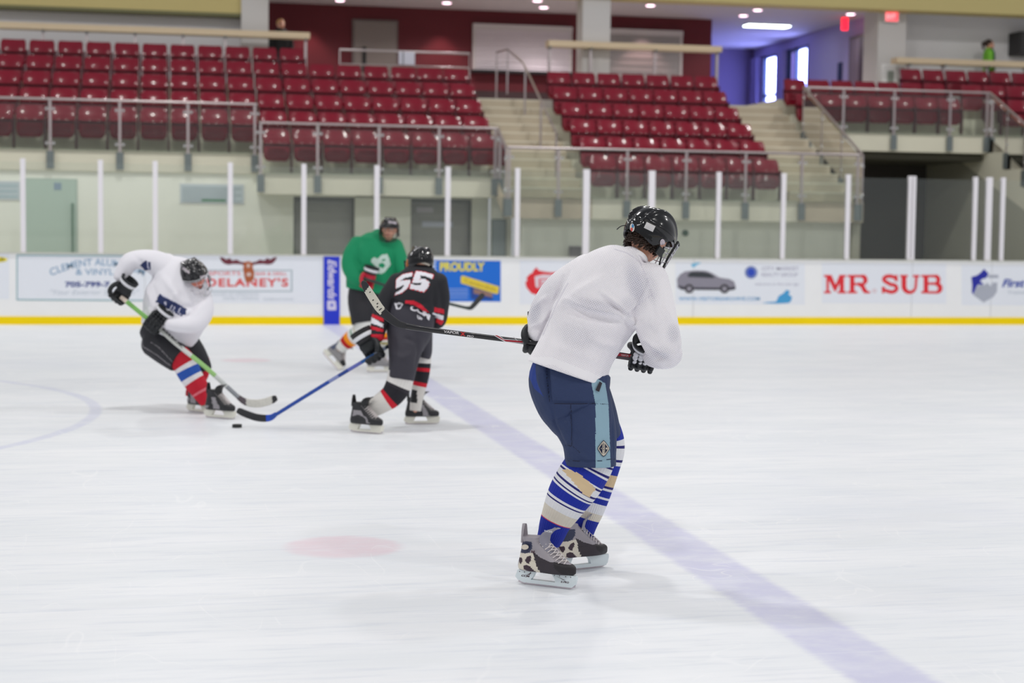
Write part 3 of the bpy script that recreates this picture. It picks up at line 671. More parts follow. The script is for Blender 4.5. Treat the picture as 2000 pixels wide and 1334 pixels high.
# 7 car advert
a = advert('white advert with a silver grey car, a round blue badge and blue web address', (1319, 513, 1572, 594), M_board2)
part(a, 'car_body', I('carsilver', (142, 138, 150)), lambda b: b.flat([(1323, 557), (1322, 545), (1328, 536), (1338, 530), (1360, 528), (1380, 529), (1392, 534), (1405, 542), (1425, 545), (1434, 550), (1437, 560), (1436, 564), (1428, 566), (1330, 565), (1323, 562)], pl(2)))
part(a, 'car_windows', I('carglass', (52, 56, 62)), lambda b: b.flat([(1342, 538), (1350, 531), (1372, 531), (1386, 534), (1396, 541), (1394, 543), (1345, 541)], pl(3)))
part(a, 'car_sill', I('carsill', (66, 64, 74)), lambda b: b.flat([(1324, 557), (1340, 561), (1420, 562), (1436, 560), (1437, 565), (1428, 567), (1330, 566)], pl(3)))
for x in (1346, 1415):
    o = part(a, 'car_wheel', I('tyre', (48, 44, 52)), lambda b: b.flat(arc(x, 564, 9, 9, 0, 360, 20)[:-1], pl(4)))
    bb = MB(); bb.flat(arc(x, 564, 5, 5, 0, 360, 16)[:-1], pl(5)); bb.build('wheel_hub', I('hub', (150, 146, 156)), o)
part(a, 'web_address', I('webblue', (96, 160, 206)), lambda b: lettering(b, 'WWW.VISITORSARCHIVE.COM', pl(2), 1326, 580, 1484, 587, .02))
part(a, 'round_badge', I('badge', (120, 136, 190)), lambda b: b.flat(arc(1467, 532, 12.5, 12.5, 0, 360, 24)[:-1], pl(2)))
part(a, 'badge_centre', I('badgeblue', (40, 74, 190)), lambda b: b.flat(arc(1467, 532, 7.5, 8, 0, 360, 16)[:-1], pl(3)))
part(a, 'grey_lettering', I('greylilac', (180, 178, 196)), lambda b: (lettering(b, 'CITY MARKET', pl(2), 1488, 521, 1560, 528, .01), lettering(b, 'REALTY GROUP', pl(2), 1488, 533, 1558, 540, .01), lettering(b, 'welcome to the new age', pl(2), 1474, 552, 1560, 559)))
part(a, 'blue_player_silhouette', I('cyan', (70, 160, 214)), lambda b: b.flat([(1488, 592), (1500, 590), (1516, 589), (1521, 578), (1530, 573), (1536, 566), (1543, 569), (1540, 575), (1547, 580), (1545, 588), (1540, 592), (1520, 593)], pl(2)))
part(a, 'blue_bird_mark', I('lightcyan', (120, 192, 226)), lambda b: b.flat([(1350, 516), (1360, 513), (1370, 513), (1362, 517), (1356, 522), (1351, 521)], pl(2)))
# 8 red slab letters
a = advert('white advert with large bold red slab letters', (1605, 514, 1848, 592), M_board2)
def slab(b):
    f = pl(2); T, Bo = 537, 573; S = 4.2
    def serif(x0, x1, y, top): b.flat(rect(x0, y if top else y-S, x1, y+S if top else y), f)
    # M
    b.flat(rect(1614, T, 1619, Bo), f); b.flat(rect(1640, T, 1648.5, Bo), f); b.flat([(1614, T), (1624, T), (1634, 561), (1630, Bo-3)], f); b.flat([(1648, T), (1640, T), (1629, 562), (1632, Bo-3)], f)
    serif(1609.5, 1624, T, True); serif(1639, 1652.5, T, True); serif(1609.5, 1623, Bo, False); serif(1636, 1653, Bo, False)
    # R
    b.flat(rect(1660, T, 1669, Bo), f); serif(1655.5, 1680, T, True); serif(1655.5, 1674, Bo, False); serif(1688, 1699.5, Bo, False)
    stroke(b, [(1669, T+2.2), (1682, T+2.4)]+arc(1683, T+10, 7.5, 7.8, -90, 90, 9)+[(1669, T+17.8)], [4.5, 5, 6, 7.5, 8.5, 8.5, 8.5, 8.5, 7, 5.5, 4.5, 4.5], f)
    stroke(b, [(1676, T+17), (1684, T+21), (1689, Bo-5), (1694, Bo-2.2)], [7, 8.5, 8.5, 5], f)
    # S
    stroke(b, [(1751, T+11), (1749, T+5)]+arc(1737, T+8.5, 11, 6.3, -50, -240, 10)+[(1739, T+18.5)]+arc(1741, T+26, 10.5, 7.4, -60, 130, 10)+[(1727, T+30), (1724.5, T+24)], 7.2, f)
    b.flat(rect(1749, T, 1753, T+12.5), f); b.flat(rect(1722.5, T+23, 1726.5, Bo), f)
    # U
    stroke(b, [(1765.5, T+2), (1765.5, T+20)]+arc(1777, T+22, 11.5, 12, 180, 0, 14)+[(1790, T+2)], [9.5, 9.5]+[9.5, 9.5, 9, 8.5, 8, 7.5, 7, 6.5, 6, 6, 5.5, 5, 5, 5]+[5], f)
    serif(1758, 1773, T, True); serif(1783, 1796, T, True)
    # B
    b.flat(rect(1804, T, 1813, Bo), f); serif(1799.5, 1824, T, True); serif(1799.5, 1824, Bo, False)
    stroke(b, [(1813, T+2.2), (1825, T+2.2)]+arc(1826, T+9.5, 7, 7.3, -90, 90, 9)+[(1813, T+17)], [4.5, 5, 6, 7, 8, 8, 8, 8, 7, 5.5, 4.5, 4.5], f)
    stroke(b, [(1813, T+17), (1827, T+17)]+arc(1828, T+26, 8.5, 8.2, -90, 90, 9)+[(1813, T+34)], [4.5, 5, 6, 7.5, 9, 9, 9, 9, 7.5, 6, 4.5, 4.5], f)
part(a, 'slab_lettering', I_red, slab)
part(a, 'small_ring_mark', I('ringrose', (226, 170, 176)), lambda b: stroke(b, arc(1708, 568, 3.2, 3.2, 0, 360, 16), 1.4, pl(2)))
# 9 shield logo
a = advert('white advert with a blue and silver shield logo at the right edge', (1878, 518, 2080, 596), M_board2)
part(a, 'blue_half', I('shieldblue', (30, 38, 160)), lambda b: (b.flat([(1897, 541), (1908, 538), (1916, 532), (1922, 525), (1931, 535), (1926, 543), (1918, 545), (1914, 550), (1920, 553), (1920, 556), (1910, 556), (1906, 563), (1901, 576), (1898, 570), (1899, 556)], pl(3))))
part(a, 'silver_half', I('shieldsilver', (176, 180, 192)), lambda b: (b.flat([(1906, 564), (1912, 557), (1924, 556), (1928, 552), (1936, 560), (1938, 552), (1948, 552), (1947, 570), (1940, 580), (1921, 591), (1902, 577)], pl(2)), b.flat(rect(1930, 537, 1950, 543), pl(2))))
part(a, 'blue_lettering', I('firstblue', (40, 70, 170)), lambda b: lettering(b, 'First', pl(3), 1957, 545, 2002, 561, .03, .3))
part(a, 'grey_lettering', I_pale, lambda b: lettering(b, 'Training', pl(3), 1968, 568, 2010, 576, .01))
# ================================================================ FIGURE TOOLKIT
def V3(a, b, c): return a*Rv+b*Uv-c*Fv            # right, up, towards the camera
def unit(v): v = np.asarray(v, float); return v/(np.linalg.norm(v)+1e-12)
def catmull(P, k=5):
    P = np.array(P, float); out = []
    for i in range(len(P)-1):
        p0, p1, p2, p3 = P[max(i-1, 0)], P[i], P[i+1], P[min(i+2, len(P)-1)]
        for t in np.linspace(0, 1, k, endpoint=False):
            out.append(.5*((2*p1)+(-p0+p2)*t+(2*p0-5*p1+4*p2-p3)*t*t+(-p0+3*p1-3*p2+p3)*t**3))
    out.append(P[-1]); return np.array(out)
class Fig:
    def __init__(s, Z0): s.Z = Z0; s.k = Z0/FPX
    def P(s, x, y, d=0): return at(x, y, s.Z+d)
    def limb(s, mb, pts, n=28, sub=5, mi=0, ends=(1, 1), sq=2.0, scale=1.0, rot=None):
        # pts: (px, py, d, r_px[, r_depth_m])
        Q = [(p[0], p[1], p[2], p[3]*scale, (p[4] if len(p) > 4 else p[3]*s.k)*scale) for p in pts]
        C = catmull(Q, sub); W = [s.P(*c[:3]) for c in C]; rings = []; L = [0]
        for i in range(len(C)):
            if i: L.append(L[-1]+np.linalg.norm(W[i]-W[i-1]))
            t = unit(W[min(i+1, len(C)-1)]-W[max(i-1, 0)]); vd = unit(W[i]-CP)
            e1 = unit(np.cross(t, vd)); e2 = unit(np.cross(e1, t)); a, b = C[i][3]*(s.Z+C[i][2])/FPX, C[i][4]
            rg = []
            for j in range(n):
                th = 2*PI*j/n; c_, s_ = math.cos(th), math.sin(th)
                c_ = math.copysign(abs(c_)**(2/sq), c_); s_ = math.copysign(abs(s_)**(2/sq), s_)
                rg.append(W[i]+e1*a*c_-e2*b*s_)
            rings.append(rg)
        v = [l/L[-1] for l in L]
        def capr(i, sgn):
            t = unit(W[min(i+1, len(C)-1)]-W[max(i-1, 0)])*sgn; r = min(C[i][3]*(s.Z+C[i][2])/FPX, C[i][4]); o = []
            for q in (.35, .65, .88, .99):
                o.append([W[i]+(np.array(p)-W[i])*math.sqrt(1-q*q)+t*r*q*.8 for p in rings[i]])
            return o
        c0 = capr(0, -1)[::-1] if ends[0] else []; c1 = capr(len(C)-1, 1) if ends[1] else []
        mb.loft(c0+rings+c1, mi=mi, v=[0]*len(c0)+v+[1]*len(c1)); return mb
def fuse(mb, name, mats, parent, vox=.008, smooth=6, post=None, fac=.5):
    o = mb.build(name, mats, parent)
    m = o.modifiers.new('r', 'REMESH'); m.mode = 'VOXEL'; m.voxel_size = vox; m.use_smooth_shade = True
    s = o.modifiers.new('s', 'SMOOTH'); s.factor = fac; s.iterations = smooth
    dg = bpy.context.evaluated_depsgraph_get(); me = bpy.data.meshes.new_from_object(o.evaluated_get(dg)); me.name = name
    o.modifiers.clear(); old = o.data; o.data = me; bpy.data.meshes.remove(old)
    me.materials.clear()
    for q in (mats if isinstance(mats, (list, tuple)) else [mats]): me.materials.append(q)
    if post: post(o)
    me.polygons.foreach_set('use_smooth', [True]*len(me.polygons)); me.update(); return o
def wloc(o):
    L = np.zeros(3); p = o.parent
    while p is not None: L += np.array(p.location); p = p.parent
    return L+np.array(o.location)
def verts(o):
    V = np.zeros(len(o.data.vertices)*3); o.data.vertices.foreach_get('co', V); return V.reshape(-1, 3)+wloc(o)
def normals(o):
    N = np.zeros(len(o.data.vertices)*3); o.data.vertices.foreach_get('normal', N); return N.reshape(-1, 3)
def setverts(o, V): o.data.vertices.foreach_set('co', (V-wloc(o)).ravel()); o.data.update()
def folds(o, lines):
    # cloth folds: (points px, height m, width px); raised or sunk creases on the side that carries them
    V = verts(o); N = normals(o); x, y, z = proj(V); vd = V-CP; vd /= np.linalg.norm(vd, axis=1)[:, None]
    front = np.clip(-(N*vd).sum(1)*2.2, 0, 1); D = np.zeros(len(V))
    for pts, h, w in lines:
        best = np.full(len(V), 1e9); bt = np.zeros(len(V)); tot = len(pts)-1
        for i in range(tot):
            a, b = np.array(pts[i], float), np.array(pts[i+1], float); ab = b-a; t = np.clip(((x-a[0])*ab[0]+(y-a[1])*ab[1])/(ab@ab), 0, 1)
            d = np.hypot(x-a[0]-ab[0]*t, y-a[1]-ab[1]*t); m = d < best; best = np.where(m, d, best); bt = np.where(m, (i+t)/tot, bt)
        D += h*np.exp(-(best/w)**2)*(np.sin(np.clip(bt, 0.0, 1)*PI*.94+.09)**.5)
    setverts(o, V+N*(D*front)[:, None])
def fcent(o):
    V = verts(o); n = len(o.data.polygons); C = np.zeros(n*3); o.data.polygons.foreach_get('center', C); C = C.reshape(-1, 3)+wloc(o)
    N = np.zeros(n*3); o.data.polygons.foreach_get('normal', N); return C, N.reshape(-1, 3)
def inpoly(x, y, P):
    c = np.zeros(len(x), bool); n = len(P)
    for i in range(n):
        x0, y0 = P[i]; x1, y1 = P[(i+1) % n]
        if y0 == y1: continue
        m = ((y0 > y) != (y1 > y)) & (x < (x1-x0)*(y-y0)/(y1-y0)+x0); c ^= m
    return c
def paint(o, items, back=False):
    # printed or sewn areas: each (outline px, material slot) on the near face of the cloth
    C, N = fcent(o); x, y, z = proj(C); vd = C-CP; f = (N*vd).sum(1) < 0
    idx = np.zeros(len(C), np.int32); o.data.polygons.foreach_get('material_index', idx)
    for P, k in items: idx[inpoly(x, y, P) & (f | back)] = k
    o.data.polygons.foreach_set('material_index', idx); o.data.update()
def band(pts, w):       # outline of a strip along a polyline
    P = [np.array(p, float) for p in pts]; L = []; R_ = []
    for i, p in enumerate(P):
        t = unit(P[min(i+1, len(P)-1)]-P[max(i-1, 0)]); n = np.array((-t[1], t[0]))*w/2; L.append(tuple(p+n)); R_.append(tuple(p-n))
    return L+R_[::-1]
def clothuv(o):
    V = verts(o); me = o.data; ul = me.uv_layers.new(name='UVMap'); li = np.zeros(len(me.loops), int); me.loops.foreach_get('vertex_index', li)
    c = V.mean(0); A = np.stack([(V-c)@Rv, (V-c)@Uv], 1)[li]; ul.data.foreach_set('uv', A.ravel())
def bandmat(name, stops, rough=.85, rib=0, bump=0):
    # knitted sock: stops [(v, colour)], constant bands along the leg
    m = bpy.data.materials.new(name); m.use_nodes = True; nt = m.node_tree; b = nt.nodes['Principled BSDF']; b.inputs['Roughness'].default_value = rough
    uv = nt.nodes.new('ShaderNodeUVMap'); uv.uv_map = 'UVMap'; sp = nt.nodes.new('ShaderNodeSeparateXYZ'); nt.links.new(uv.outputs[0], sp.inputs[0])
    out = None
    for i, (v, c) in enumerate(stops):
        if i == 0: prev = lin(c); continue
        n = nt.nodes.new('ShaderNodeMath'); n.operation = 'GREATER_THAN'; n.inputs[1].default_value = v; nt.links.new(sp.outputs[1], n.inputs[0])
        mx = nt.nodes.new('ShaderNodeMix'); mx.data_type = 'RGBA'; nt.links.new(n.outputs[0], mx.inputs['Factor'])
        if out is None: mx.inputs['A'].default_value = prev
        else: nt.links.new(out, mx.inputs['A'])
        mx.inputs['B'].default_value = lin(c); out = mx.outputs['Result']
    if out is None: b.inputs['Base Color'].default_value = prev
    else: nt.links.new(out, b.inputs['Base Color'])
    if rib:
        s = nt.nodes.new('ShaderNodeMath'); s.operation = 'MULTIPLY'; s.inputs[1].default_value = rib*2*PI; nt.links.new(sp.outputs[0], s.inputs[0])
        s2 = nt.nodes.new('ShaderNodeMath'); s2.operation = 'SINE'; nt.links.new(s.outputs[0], s2.inputs[0])
        bp = nt.nodes.new('ShaderNodeBump'); bp.inputs['Strength'].default_value = .5; bp.inputs['Distance'].default_value = .002; nt.links.new(s2.outputs[0], bp.inputs['Height']); nt.links.new(bp.outputs[0], b.inputs['Normal'])
    return m
def frame(origin, x, y, z):
    M = Matrix.Identity(4)
    for i, a in enumerate((x, y, z)):
        for j in range(3): M[j][i] = a[j]
    for j in range(3): M[j][3] = origin[j]
    return M
# ---------------------------------------------------------------- head, helmet, cage
def head_mb(mb, M, sc=1.0, n=44, m=34):
    # local axes: x right, y face, z up; centre between the ears
    rings = []
    for i in range(m+1):
        ph = -PI/2+PI*i/m; ph = max(min(ph, PI/2-.02), -PI/2+.02); z = math.sin(ph); rg = []
        for j in range(n):
            th = 2*PI*j/n; cx, cy = math.sin(th), math.cos(th); r = math.cos(ph)
            X = .076*r*cx; Y = .096*r*cy-.002; Z = .118*z
            f = max(0, cy)                                     # faceward
            if Z < -.01: X *= 1-.30*min(1, (-.01-Z)/.10)**1.1; Y = Y*(1-.22*min(1, (-.01-Z)/.10)*(0 if cy > 0 else 1))+ (0.012*f*min(1, (-.01-Z)/.06))
            g = lambda a, b, s, t: math.exp(-((X-a)/s)**2-((Z-b)/t)**2)*(f > .2)
            Y += .024*g(0, -.022, .011, .016)+.012*g(0, -.002, .008, .02)      # nose and bridge
            Y -= .010*g(.031, .006, .016, .012)+.010*g(-.031, .006, .016, .012)  # eye sockets
            Y += .006*g(.031, .004, .010, .007)+.006*g(-.031, .004, .010, .007)  # eyeballs
            Y += .006*g(0, .026, .05, .010)                                    # brow
            Y += .006*g(.04, -.03, .018, .02)+.006*g(-.04, -.03, .018, .02)      # cheeks
            Y += .006*g(0, -.055, .020, .004)+.007*g(0, -.067, .018, .005)-.004*g(0, -.061, .022, .003)  # lips
            Y += .010*g(0, -.092, .02, .014)                                   # chin
            rg.append(M@Vector((X*sc, Y*sc, Z*sc)))
        rings.append(rg)
    mb.loft(rings)
    for s in (1, -1):                                                           # ears
        mb.ball(M@Vector((s*.078*sc, -.008*sc, -.008*sc)), .010*sc, .018*sc, .032*sc, M.to_3x3()@Matrix.Rotation(s*.25, 3, 'Z'), 12, 8)
def facepaint(o, M, sc=1.0, beard=None, slots=None):
    C, N = fcent(o); Mi = np.array(M.inverted()); L = C@Mi[:3, :3].T+Mi[:3, 3]; L /= sc; x, y, z = L[:, 0], L[:, 1], L[:, 2]
    idx = np.zeros(len(C), np.int32); f = (y > .04) & (abs(z) < .13) & (abs(x) < .09)
    for s in (1, -1):
        idx[f & (((x-s*.031)/.013)**2+((z-.005)/.006)**2 < 1)] = 1
        idx[f & (((x-s*.031)/.006)**2+((z-.005)/.006)**2 < 1)] = 2
        idx[f & (abs(x-s*.031) < .019) & (abs(z-.025-.004*np.cos((x-s*.031)*70)) < .0045)] = 2
    idx[f & ((x/.022)**2+((z+.061)/.0085)**2 < 1)] = 3
    if beard:
        b = (z < -.038) & (y > -.01) & (z > -.14) & (abs(x) < .085) & ~((abs(x) < .02) & (abs(z+.061) < .008)); b &= ~((z > -.05) & (y > .075)); idx[b] = 2
    o.data.polygons.foreach_set('material_index', idx)
def helmet(parent, M, col, sc=1.0, ridge=.013, mats=None, n=96, m=44):
    def pt(th, t, off=0):
        cy = math.cos(th); lim = math.radians(84 if cy > .3 else 84+ (.3-cy)/.6*36 if cy > -.3 else 120 - max(0, (-cy-.5))*18)
        ph = lim*t; r = math.sin(ph); z = math.cos(ph); X = math.sin(th)*r; Y = cy*r
        R_ = np.array((.101, .128, .118))+off; p = np.array((X*R_[0], Y*R_[1]-.004, z*R_[2]+.004))
        if p[2] < 0: p[0] *= 1+.05*(-p[2]/.08)
        d = ridge*(math.exp(-((abs(p[0])-.046)/.010)**2)-.7*math.exp(-((abs(p[0])-.030)/.008)**2))*min(1, max(0, (p[2]+.01)/.05))
        d += .004*math.exp(-((p[2]-.028)/.006)**2)*(1 if abs(p[0]) > .05 else .3)-.004*math.exp(-((p[2]-.012)/.006)**2)
        p = p*(1+d/.12*1.0); 
        if t > .93 and cy > .2: p[1] += .012*(t-.93)/.07
        return M@Vector(p*sc)
    rings = [[pt(2*PI*j/n, max(.015, i/m)) for j in range(n)] for i in range(m+1)]
    inner = [[pt(2*PI*j/n, 1-.02*k_, -.012) for j in range(n)] for k_ in range(0, 8, 2)]
    b = MB(); b.loft(rings+inner); o = b.build('helmet', [col]+(mats or []), parent, 50)
    e = MB()
    for s in (1, -1):                                                          # ear guards and vents
        e.box(-.005, .005, -.020, .020, -.022, .014, M=M@Matrix.Translation(Vector((s*.100*sc, .0, -.055*sc)))@Matrix.Rotation(s*.12, 4, 'Y')@Matrix.Scale(sc, 4))
    e.build('ear_guard', M_black, o)
    v = MB()
    for s in (1, -1):
        for q in (-.05, -.015, .02, .055):
            p = np.array((s*.030, q, .118*math.sqrt(max(.01, 1-(q/.125)**2-(.03/.1)**2))+.008)); v.ball(M@Vector(p*sc), .004*sc, .012*sc, .003*sc, M.to_3x3(), 10, 6)
    v.build('vent_slots', mat('vent_black', (6, 7, 8), .8), o)
    return o
def cage(parent, M, col, sc=1.0, edge=None, r=.0022, nh=7, nv=9, rim=1.0):
    def q(u, v): # u -1..1 side to side, v 0 brow .. 1 chin
        a = u*1.18; R_ = .118-.012*v; return M@Vector((math.sin(a)*R_*.92*sc, (math.cos(a)*R_*1.08+.02)*sc, (.03-.155*v)*sc))
    b = MB()
    for v in np.linspace(.08, 1, nh): b.tube([q(u, v) for u in np.linspace(-1+.25*max(0, v-.6), 1-.25*max(0, v-.6), 15)], r*sc, 6)
    for u in np.linspace(-.9, .9, nv): b.tube([q(u*(1-.2*max(0, v-.6)), v) for v in np.linspace(0, 1, 8)], r*sc, 6)
    o = b.build('face_cage', col, parent, 60)
    b = MB(); b.tube([q(-1, 0), q(-1, .5), q(-.85, .95), q(-.5, 1.04), q(0, 1.07), q(.5, 1.04), q(.85, .95), q(1, .5), q(1, 0)], .005*sc*rim, 6)
    b.tube([q(u, 0) for u in np.linspace(-1, 1, 13)], .004*sc*rim, 6)
    b.build('cage_rim', edge or M_black, o, 60)
    c = MB(); c.ball(M@Vector((0, .115*sc, -.125*sc)), .024*sc, .014*sc, .014*sc, M.to_3x3(), 16, 8); c.build('chin_cup', edge or M_black, o, 60)
    s = MB()
    for sd in (1, -1): s.tube([M@Vector((sd*.098*sc, .01*sc, -.03*sc)), M@Vector((sd*.085*sc, .05*sc, -.10*sc)), M@Vector((0, .10*sc, -.13*sc))], .004*sc, 6)
    s.build('chin_strap', M_black, o, 60)
    return o
# ---------------------------------------------------------------- glove: stick axis s, towards wrist w, back of hand b
def glove(parent, O, s, w, side=1, sc=1.0, mats=None, vox=.004, cuffcol=None, trim=None, cuff=.13):
    s = unit(s); w = unit(w-s*(np.dot(w, s))); b_ = unit(np.cross(w, s))*side
    M = frame(O, s, b_, w)@Matrix.Scale(sc, 4); T = lambda x, y, z: M@Vector((x, y, z))
    mb = MB()
    mb.ball(T(0, .012, .055), .056*sc, .030*sc, .048*sc, M.to_3x3().normalized(), 24, 14)
    for i in range(4):
        x = -.044+.029*i; L = (.92, 1.0, .98, .85)[i]
        path = [(x, .034, .05), (x, .046*L, .012), (x, .042*L, -.022), (x, .018, -.044*L), (x, -.014, -.042*L), (x, -.034*L, -.018)]
        C = catmull(path, 4); mb.tube([T(*p) for p in C], [(.0150 if k_ % 4 else .0128)*sc*(1 if k_ < 14 else .9) for k_ in range(len(C))], 12)
    th = catmull([(-.048, -.004, .07), (-.062, -.026, .042), (-.058, -.046, .012), (-.040, -.044, -.014)], 4)
    mb.tube([T(*p) for p in th], [.018*sc, .018*sc, .0175*sc, .017*sc]+[.0165*sc]*(len(th)-5)+[.013*sc], 12)
    o = fuse(mb, 'glove', mats[:1], parent, vox, 2)
    p = MB()
    for z in (.03, .055, .08):
        for x in (-.036, -.012, .012, .036): p.ball(T(x, .045-.06*(z-.03)*.3, z), .0125*sc, .012*sc, .0125*sc, M.to_3x3().normalized(), 12, 8)
    p.build('back_rolls', mats[1] if len(mats) > 1 else mats[0], o, 60)
    f = MB()
    for i in range(4):
        x = -.044+.029*i
        for (y, z) in ((.055, .002), (.045, -.032)): f.ball(T(x, y, z), .012*sc, .010*sc, .014*sc, M.to_3x3().normalized(), 10, 6)
    f.build('finger_rolls', mats[0], o, 60)
    c = MB(); rings = []
    for z, rx, ry in ((.075, .050, .036), (.09, .054, .042), (.11, .060, .050), (cuff+.02, .066, .058), (cuff+.02, .056, .048), (.10, .048, .038)):
        rings.append([T(rx*math.cos(a), .006+ry*math.sin(a), z) for a in np.linspace(0, 2*PI, 28, endpoint=False)])
    c.loft(rings, cap=False); co = c.build('glove_cuff', cuffcol or mats[0], o, 50)
    if trim:
        c = MB(); 
        c.loft([[T(rx*math.cos(a), .006+ry*math.sin(a), z) for a in np.linspace(0, 2*PI, 28, endpoint=False)] for z, rx, ry in ((.098, .059, .048), (.103, .061, .051), (.118, .0645, .0545), (.121, .063, .0525))], cap=False)
        c.build('cuff_trim', trim, o, 50)
    return o
# ---------------------------------------------------------------- skate: local x heel->toe, y across, z up, ice at 0
def skate(parent, A, B_, mats, L=.285, lean=(0, 0, 0), detail=False, hole=True, up=None, side=1):
    # A rear and B_ front end of the steel
    x = unit(np.array(B_)-A); u = unit(np.array((0, 0, 1.)) if up is None else up); u = unit(u-x*(u@x)); y = np.cross(u, x)
    M = frame(A, x, y, u); S = L/.285; T = lambda X, Y, Z: M@Vector((X*S, Y*S, Z*S)); bo = .005
    prof = [(.066, .010, .272, .032), (.072, .002, .282, .039), (.085, -.001, .284, .044), (.10, 0, .282, .045), (.112, .003, .268, .045), (.122, .006, .238, .044), (.135, .009, .214, .043), (.15, .012, .194, .041), (.168, .016, .172, .039),
            (.185, .018, .152, .038), (.20, .018, .134, .038), (.214, .017, .118, .039), (.224, .016, .112, .040)]
    n = 128 if detail else 56; C = catmull(prof, 9 if detail else 2); rings = []
    for z, xb, xf, w in C:
        rg = []
        for j in range(n):
            a = 2*PI*j/n; c_, s_ = math.cos(a), math.sin(a); t = (1+c_)/2; ex = 1.5
            X = xb+(xf-xb)*(.5+.5*math.copysign(abs(c_)**.8, c_)); ww = w*(.82+.24*math.exp(-((t-.72)/.25)**2)+(.05 if t < .3 else 0))*(1 if t < .8 else 1-.15*(t-.8)/.2)
            if z < .12: ww *= 1-.12*math.exp(-((t-.42)/.14)**2)
            rg.append(T(X+bo, ww*math.copysign(abs(s_)**.75, s_), z))
        rings.append(rg)
    b = MB(); b.loft(rings); boot = b.build('skate_boot', mats['boot'], parent, 60)
    # tendon guard and tongue
    b = MB(); rings = []
    for z, xb, w in ((.195, .014, .034), (.225, .014, .029), (.25, .014, .023), (.268, .015, .016), (.278, .016, .008)):
        rings.append([T(xb+.02*(1-math.cos(a))+bo, w*math.sin(a), z) for a in np.linspace(-1.2, 1.2, 13)]+[T(xb+.005+.02*(1-math.cos(a))+bo, w*.9*math.sin(a), z) for a in np.linspace(1.2, -1.2, 13)])
    b.loft(rings); b.build('tendon_guard', mats.get('guard', mats['boot'][0]), boot, 60)
    b = MB(); rings = []; tl = mats.get('tongue_len', 1)
    for q, (X, z, w, dx) in enumerate(((.176, .158, .030, 0), (.156, .185, .033, 0), (.142, .21, .037, 0), (.146, .235, .043, 0), (.163, .255, .045, 0), (.184, .267, .040, 0), (.196, .270, .026, 0))):
        rings.append([T(X-.035*(1-math.cos(a))+.008+bo, w*math.sin(a)/.93, z) for a in np.linspace(-1.2, 1.2, 13)]+[T(X-.035*(1-math.cos(a))-.002+bo, w*math.sin(a)/.93, z) for a in np.linspace(1.2, -1.2, 13)])
    b.loft(rings); tg = b.build('tongue', mats['tongue'], boot, 60)
    b = MB(); N_ = 8                                                            # laces
    for i in range(N_):
        t = i/(N_-1); X = .124+.092*t; z = .205-.080*t; w = .030
        Xn = .124+.092*(i+1)/(N_-1); zn = .205-.080*(i+1)/(N_-1)
        for sg in (1, -1):
            b.tube([T(X+bo-.004, sg*w*1.16, z-.006), T(X+.006+bo, sg*w*.75, z+.003), T((X+Xn)/2+.017+bo, 0, (z+zn)/2+.011), T(Xn+.008+bo, -sg*w*.9, zn+.004)], .0025*S, 6)
    b.build('laces', mats['lace'], boot, 60)
    hol = MB(); pts = [(.0, .066), (.088, .066), (.076, .040), (.066, .026), (.188, .026), (.184, .044), (.168, .066), (.288, .064), (.290, .050), (.283, .022), (.270, .010), (.03, .010), (.0, .020), (-.012, .034)]
    hol.prism(pts, lambda uu, v, t: T(uu+bo, -.012+.024*t, v)); hd = hol.build('blade_holder', mats['holder'], parent, 30)
    bl = MB(); pts = [(.0, .020), (.0, .008), (.02, .0015), (.08, 0), (.2, 0), (.26, .002), (.282, .010), (.284, .022)]
    bl.prism(pts, lambda uu, v, t: T(uu+bo, -.002+.004*t, v)); bl.build('steel_blade', mats['steel'], hd)
    return boot, M, S, hd
def localpaint(o, M, S, items, side=-1):
    C, N = fcent(o); Mi = np.array(M.inverted()); L = (C@Mi[:3, :3].T+Mi[:3, 3])/S; x, y, z = L[:, 0], L[:, 1], L[:, 2]
    idx = np.zeros(len(C), np.int32); o.data.polygons.foreach_get('material_index', idx)
    for P, k in items:
        m = inpoly(x, z, P)
        if side: m &= (y*side > .0)
        idx[m] = k
    o.data.polygons.foreach_set('material_index', idx); o.data.update()
def stick_shaft(name, F, pts, mats, parent, th=.020, hw=5, sq=4, ends=(0, 0), sub=6, n=16):
    b = MB(); F.limb(b, [(p[0], p[1], p[2], p[3] if len(p) > 3 else hw, th/2) for p in pts], n=n, sub=sub, sq=sq, ends=ends); return b.build(name, mats, parent, 40)
def decal(F, name, m, parent, items, d):
    b = MB(); fn = lambda x, y: F.P(x, y, d)
    for it in items:
        if isinstance(it, str): continue
        b.add([fn(*p) for p in it], [tuple(range(len(it)))])
    return b.build(name, m, parent)

def clothlet(o, F, name, s, m, parent, warp, off=.004, **kw):
    V = verts(o); X, Y, Z = proj(V)
    def fn(x, y):
        d = (X-x)**2+(Y-y)**2; k_ = np.argsort(d)[:60]; k_ = k_[d[k_] < 16]
        z = Z[k_].min() if len(k_) else F.Z
        return at(x, y, z-off)
    b = MB(); lettering(b, s, fn, 0, 0, 0, 0, warp=warp, **kw); return b.build(name, m, parent)
